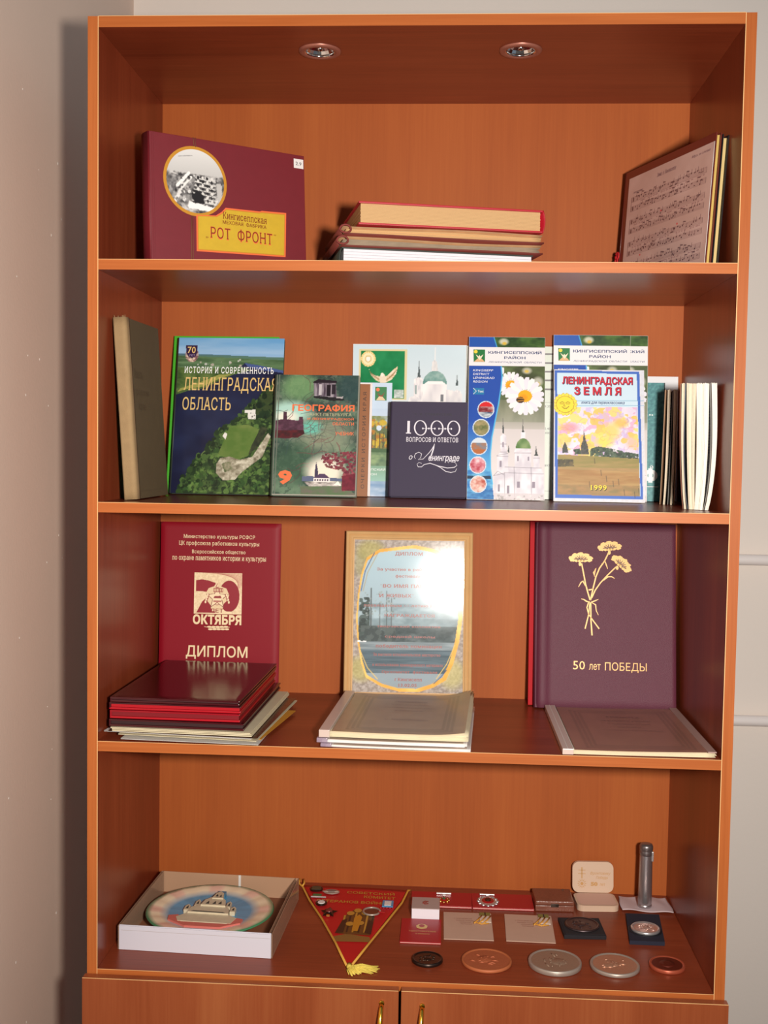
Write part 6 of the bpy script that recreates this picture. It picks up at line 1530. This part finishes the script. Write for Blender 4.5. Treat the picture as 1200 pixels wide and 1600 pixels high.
for k, (x, y, w, d, deg, lab, bl) in enumerate(((0.5665, 0.1580, 0.0850, 0.1130, 0.5, 'left of two pinkish congratulation cards, in front of the red certificate', 'ribbon badge lying on the corner of the left pinkish card'),
                                              (0.6725, 0.1600, 0.0835, 0.1120, -1.0, 'right of two pinkish congratulation cards, left of the black square case', 'ribbon badge lying on the corner of the right pinkish card'))):
    e = thing('greeting_card', lab, 'card', (x, y, Z4 + E0 + 0.0016), group='pinkish congratulation cards', **flat(deg))
    b = MB().box(0, w, 0, 0.0012, 0, d, 0, 0.0002)
    for q, (s, x0, x1) in enumerate((('С ПРАЗДНИКОМ', 0.018, 0.050), ('великой Победы', 0.022, 0.052), ('уважаемый', 0.028, 0.048), ('ветеран!', 0.030, 0.050))): b.text(s, x0, 0.083 - 0.0075 * q, x1, 0.0875 - 0.0075 * q, -0.0003, 1, serif=True)
    b.build('card_sheet', [m_cardp, ink('faint_brown', (150, 96, 84))], e)
    e = thing('ribbon_badge', bl, 'badge', (x + w - 0.012, y + 0.085, Z4 + 0.0030), group='ribbon badges on the cards')
    b = MB().box(-0.010, 0.009, 0.012, 0.027, 0, 0.0012, 0, 0.0003); b.box(-0.001, 0.0012, 0.013, 0.026, 0.0011, 0.0016, 1); b.build('green_tab', [mat('olive_ribbon', (130, 122, 62), 0.6), I_BLACK], e)
    b = MB().box(-0.010, 0.010, -0.014, 0.012, 0, 0.0010, 0, 0.0003)
    b.build('white_tab', mat('pale_enamel', (224, 206, 190), 0.35), e)
    b = MB()
    for q in (-0.016, -0.008, 0.000): b.tube([(q + 0.010, 0.012, 0.0014), (q + 0.004, -0.006, 0.0018), (q - 0.004, -0.022, 0.0014)], 0.0013, n=6)
    b.tube([(-0.020, -0.016, 0.0014), (-0.008, -0.024, 0.0014), (0.006, -0.020, 0.0014)], 0.0012, n=6)
    b.build('orange_stripes', m_rib, e)

# --- cases on the right
e = thing('wooden_case', 'low brown leather-grained case beside the white medal box', 'case', (0.7315, 0.2935, Z4 + E0), (0.9995, 0.03, 0))
m_bc = mat('brown_grained_case', (120, 70, 54), 0.28, bump=(400, 0.5), noise=(50, 0.2))
MB().box(0, 0.0700, 0, 0.062, 0, 0.0110, 0, 0.0015).build('case_base', m_bc, e); MB().box(0, 0.0700, 0, 0.062, 0.0116, 0.0190, 0, 0.0020).build('case_lid', m_bc, e)
MB().box(0.028, 0.042, -0.0014, 0.0004, 0.0085, 0.0145, 0, 0.0004).build('clasp', m_dkb, e)
MB().box(0.0545, 0.0575, 0.054, 0.0575, 0.019, 0.0200, 0, 0.0004).build('hinge_pin', m_dkb, e)
m_ivory = mat('ivory_plastic', (204, 174, 150), 0.4)
def rrect(w, h, r, n=6):
    o = []
    for cx, cy, a0 in ((w - r, r, -90), (w - r, h - r, 0), (r, h - r, 90), (r, r, 180)):
        for k in range(n + 1):
            a = math.radians(a0 + 90 * k / n); o.append((cx + r * math.cos(a), cy + r * math.sin(a)))
    return o
e = thing('medal_case', 'open ivory medal case, its upright lid printed with a gold medal and 50 лет', 'case', (0.8085, 0.2995, Z4 + E0), (0.9985, 0.055, 0))
pl = rrect(0.0760, 0.0600, 0.012)
b = MB(); nn = len(pl)
for z0, z1 in ((0.0, 0.0110),):
    b.add([(x, y, z0) for x, y in pl] + [(x, y, z1) for x, y in pl], [tuple(range(nn, 2 * nn)), tuple(reversed(range(nn)))] + [(i, (i + 1) % nn, (i + 1) % nn + nn, i + nn) for i in range(nn)])
b.build('case_base', m_ivory, e)
MB().add([(0.004 + x * 0.90, 0.003 + y * 0.9, 0.0114) for x, y in pl], [tuple(range(nn))]).build('case_tray', mat('pale_pink_tray', (214, 176, 160), 0.6), e)
lid = MB(); ql = rrect(0.0765, 0.0560, 0.012)
tl = math.radians(8)
lid.add([(x, 0.0605 + z * math.sin(tl), 0.0115 + z * math.cos(tl)) for x, z in ql] + [(x, 0.0665 + z * math.sin(tl), 0.0115 + z * math.cos(tl)) for x, z in ql], [tuple(range(nn)), tuple(reversed(range(nn, 2 * nn)))] + [(i, i + nn, (i + 1) % nn + nn, (i + 1) % nn) for i in range(nn)])
def lp(x, z, o=0.0004): return (x, 0.0605 - o + z * math.sin(tl), 0.0115 + z * math.cos(tl))
def lt(s, x0, z0, x1, z1, m, **k):
    vs, fs = glyphs(s, k.get('serif', False), k.get('bold', 0.0), k.get('shear', 0.0), 1.0); a = np.array(vs); a = (a - a.min(0)) / (a.max(0) - a.min(0))
    lid.add([lp(x0 + (x1 - x0) * u, z0 + (z1 - z0) * v) for u, v in a], fs, m)
lt('Фронтовику', 0.033, 0.0315, 0.071, 0.0385, 1, shear=0.25); lt('Победы', 0.044, 0.0240, 0.066, 0.0305, 1, shear=0.25); lt('50', 0.034, 0.0120, 0.047, 0.0195, 1, bold=0.06); lt('лет', 0.051, 0.0125, 0.061, 0.0170, 1)
for k in range(12):
    a = k * math.pi / 6; cx, cz, R = 0.0175, 0.0165, 0.0088
    lid.add([lp(cx + R * math.cos(a + t_) * s_, cz + R * math.sin(a + t_) * s_) for t_, s_ in ((-0.2, 0.55), (0.0, 1.05), (0.2, 0.55))], [(0, 1, 2)], 1)
lid.add([lp(0.0175 + 0.005 * math.cos(a), 0.0165 + 0.005 * math.sin(a), 0.0006) for a in [i * math.pi / 8 for i in range(16)]], [tuple(range(16))], 0); lid.add([lp(0.0175 + 0.003 * math.cos(a), 0.0165 + 0.003 * math.sin(a), 0.0008) for a in [i * math.pi / 8 for i in range(16)]], [tuple(range(16))], 1)
for a_, b_ in (((0.0165, 0.0260), (0.0185, 0.0460)), ((0.0105, 0.0340), (0.0245, 0.0350)), ((0.0110, 0.0405), (0.0240, 0.0415))): lid.add([lp(a_[0], a_[1]), lp(b_[0], a_[1]), lp(b_[0], b_[1]), lp(a_[0], b_[1])], [(0, 1, 2, 3)], 1)
lid.build('case_lid', [m_ivory, ink('ochre_print', (190, 142, 84))], e)
# napkin with the metal shell case on it
nap = MB()
def npk(u, v):
    x = 0.8905 + 0.0905 * u + 0.004 * math.sin(5 * v) * (u - 0.5); y = 0.309 + 0.066 * v - 0.006 * u * (1 - v)
    return (x, y, Z4 + E0 + 0.0026 + 0.0016 * math.sin(9 * u + 3 * v) * (1 - math.exp(-((u - .48) ** 2 + (v - .3) ** 2) * 18)) + 0.007 * max(0, u - 0.86) * v)
nap.surf(npk, 26, 18, 0, 0.0008)
tag(nap.build('paper_napkin', mat('crumpled_white_paper', (202, 184, 188), 0.7)), 'crumpled white paper napkin under the metal cylinder', 'napkin')
e = thing('metal_cylinder', 'upright grey steel cartridge-like cylinder standing on the napkin', 'cylinder', (0.9330, 0.3270, Z4 + 0.0042), (1, 0, 0), (0.016, 0, 1))
m_gun = mat('brushed_gunmetal', (176, 170, 172), 0.3, 0.85, bump=(600, 0.15))
MB().lathe([(0.0002, 0.0), (0.0122, 0.0), (0.0128, 0.0012), (0.0128, 0.0040), (0.0118, 0.0048), (0.0123, 0.0058), (0.0126, 0.010), (0.0122, 0.050), (0.0116, 0.092), (0.0112, 0.0955)], n=36).build('body', m_gun, e)
MB().lathe([(0.0112, 0.0956), (0.0120, 0.0966), (0.0120, 0.1030), (0.0114, 0.1046), (0.0122, 0.1060), (0.0122, 0.1120), (0.0106, 0.1160), (0.0060, 0.1172), (0.0002, 0.1174)], n=36).build('cap', mat('dark_gunmetal', (140, 132, 132), 0.32, 0.8), e)
MB().box(0.0090, 0.0125, -0.0085, -0.0040, 0.086, 0.104, 0, 0.001).build('clip', m_steel, e)
# black square case with dark medallion
def medallion(label, x, y, z, R, h, rim, face, rough_pat, group=None, ring=False, tilt=0.0, pat=0):
    e = thing('commemorative_medal', label, 'medal', (x, y, z), (math.cos(tilt), math.sin(tilt), 0), group=group)
    MB().lathe([(0.0002, 0), (R - 0.0008, 0), (R, 0.0010), (R, h - 0.0014), (R - 0.0010, h - 0.0002), (R - 0.0022, h), (R - 0.0036, h - 0.0006), (R - 0.0046, h - 0.0014)], n=56).build('rim', rim, e)
    b = MB().lathe([(R - 0.0046, h - 0.0014), (R * 0.5, h - 0.0013), (0.0002, h - 0.0013)], n=48)
    rs_ = np.random.RandomState(pat)
    if pat == 0: pass
    elif ring:
        b.lathe([(R * 0.44, h - 0.0013), (R * 0.42, h - 0.0002), (R * 0.20, h), (0.0002, h - 0.0002)], n=30)
    else:
        for k in range(16):
            a = rs_.uniform(0, 6.3); q = R * rs_.uniform(0.05, 0.6); L_ = R * rs_.uniform(0.12, 0.35); an = rs_.uniform(-0.5, 0.5) + (1.57 if pat % 2 else 0)
            cx, cy = q * math.cos(a), q * math.sin(a)
            b.tube([(cx - L_ * math.cos(an) / 2, cy - L_ * math.sin(an) / 2, h - 0.0016), (cx, cy, h - 0.0009), (cx + L_ * math.cos(an) / 2, cy + L_ * math.sin(an) / 2, h - 0.0016)], [0.0006, 0.0016, 0.0006], n=6)
        b.lathe([(R * 0.30, h - 0.0013), (R * 0.26, h - 0.0003), (0.0002, h)], (rs_.uniform(-.2, .2) * R, rs_.uniform(-.1, .2) * R, 0), 14)
    b.build('face', face, e)
    return e
e = thing('square_case', 'black square presentation case right of the pinkish cards', 'case', (0.7720, 0.1790, Z4 + E0), (0.9965, 0.05, 0))
MB().box(0, 0.0725, 0, 0.0745, 0, 0.0072, 0, 0.0012).build('case_base', mat('black_flock', (26, 22, 28), 0.85), e)
MB().box(0.003, 0.0695, 0.003, 0.0715, 0.0070, 0.0080, 0, 0.0004).build('case_pad', mat('black_pad', (34, 28, 32), 0.9), e)
medallion('dark grey medal resting in the black square case', 0.8065, 0.2185, Z4 + 0.0086, 0.0300, 0.0038, mat('dark_pewter', (84, 72, 74), 0.4, 0.8), mat('dark_pewter_face', (92, 76, 76), 0.45, 0.7, bump=(300, 0.5)), 0.4, 'round commemorative medals', pat=3)
e = thing('square_case', 'dark blue presentation case in front of the napkin', 'case', (0.8810, 0.1680, Z4 + E0), (0.9990, 0.0, 0), (0, 0, 1))
m_blf = mat('dark_blue_flock', (26, 28, 46), 0.85)
b = MB(); q = [(0, 0), (0.0590, 0), (0.0700, 0.1150), (0.0110, 0.1150)]
b.add([(x, y, 0) for x, y in q] + [(x, y, 0.0070) for x, y in q], [(0, 3, 2, 1), (4, 5, 6, 7)] + [(i, (i + 1) % 4, (i + 1) % 4 + 4, i + 4) for i in range(4)]); b.build('case_base', m_blf, e)
b = MB(); b.lathe([(0.0286, 0.0071), (0.0286, 0.0076), (0.0262, 0.0078)], (0.0335, 0.0450, 0), 36); b.build('recess_ring', mat('black_ring', (18, 18, 24), 0.6), e)
medallion('shiny silver medal resting in the dark blue case', 0.9150, 0.2130, Z4 + 0.0080, 0.0250, 0.0050, m_steel, mat('bright_pinkish_silver', (206, 172, 160), 0.28, 0.6, bump=(220, 0.6)), 0.2, 'round commemorative medals', pat=6)
# --- five medals along the front edge
ZM = Z4 + E0
medallion('small dark bronze medal, leftmost of the row along the front edge', 0.5400, 0.0745, ZM, 0.0255, 0.0060, m_dkb, mat('dark_bronze_face', (96, 76, 64), 0.35, 0.9, bump=(200, 0.6)), 0.3, 'round commemorative medals', pat=7)
medallion('pale orange-copper medal, second from left in the front row', 0.6365, 0.0790, ZM, 0.0410, 0.0055, mat('matt_copper', (178, 98, 58), 0.6, 0.15), mat('matt_copper_face', (172, 92, 58), 0.6, 0.15, bump=(150, 0.5)), 0.5, 'round commemorative medals', pat=2)
medallion('large thick pewter medal in the middle of the front row', 0.7470, 0.0790, ZM, 0.0430, 0.0085, m_silv, mat('pewter_face', (160, 132, 112), 0.45, 0.4, bump=(180, 0.6)), 0.4, 'round commemorative medals', pat=5)
medallion('silver medal with rosy sheen, fourth from left in the front row', 0.8435, 0.0800, ZM, 0.0400, 0.0065, m_silv, mat('rosy_silver_face', (190, 142, 116), 0.38, 0.5, bump=(220, 0.7)), 0.3, 'round commemorative medals', pat=10)
medallion('small reddish copper medal with dark centre, rightmost of the front row', 0.9290, 0.0890, ZM, 0.0290, 0.0065, mat('red_copper', (186, 92, 66), 0.35, 0.45), mat('dark_red_copper_face', (112, 44, 30), 0.45, 0.6), 0.3, 'round commemorative medals', ring=True, pat=9)
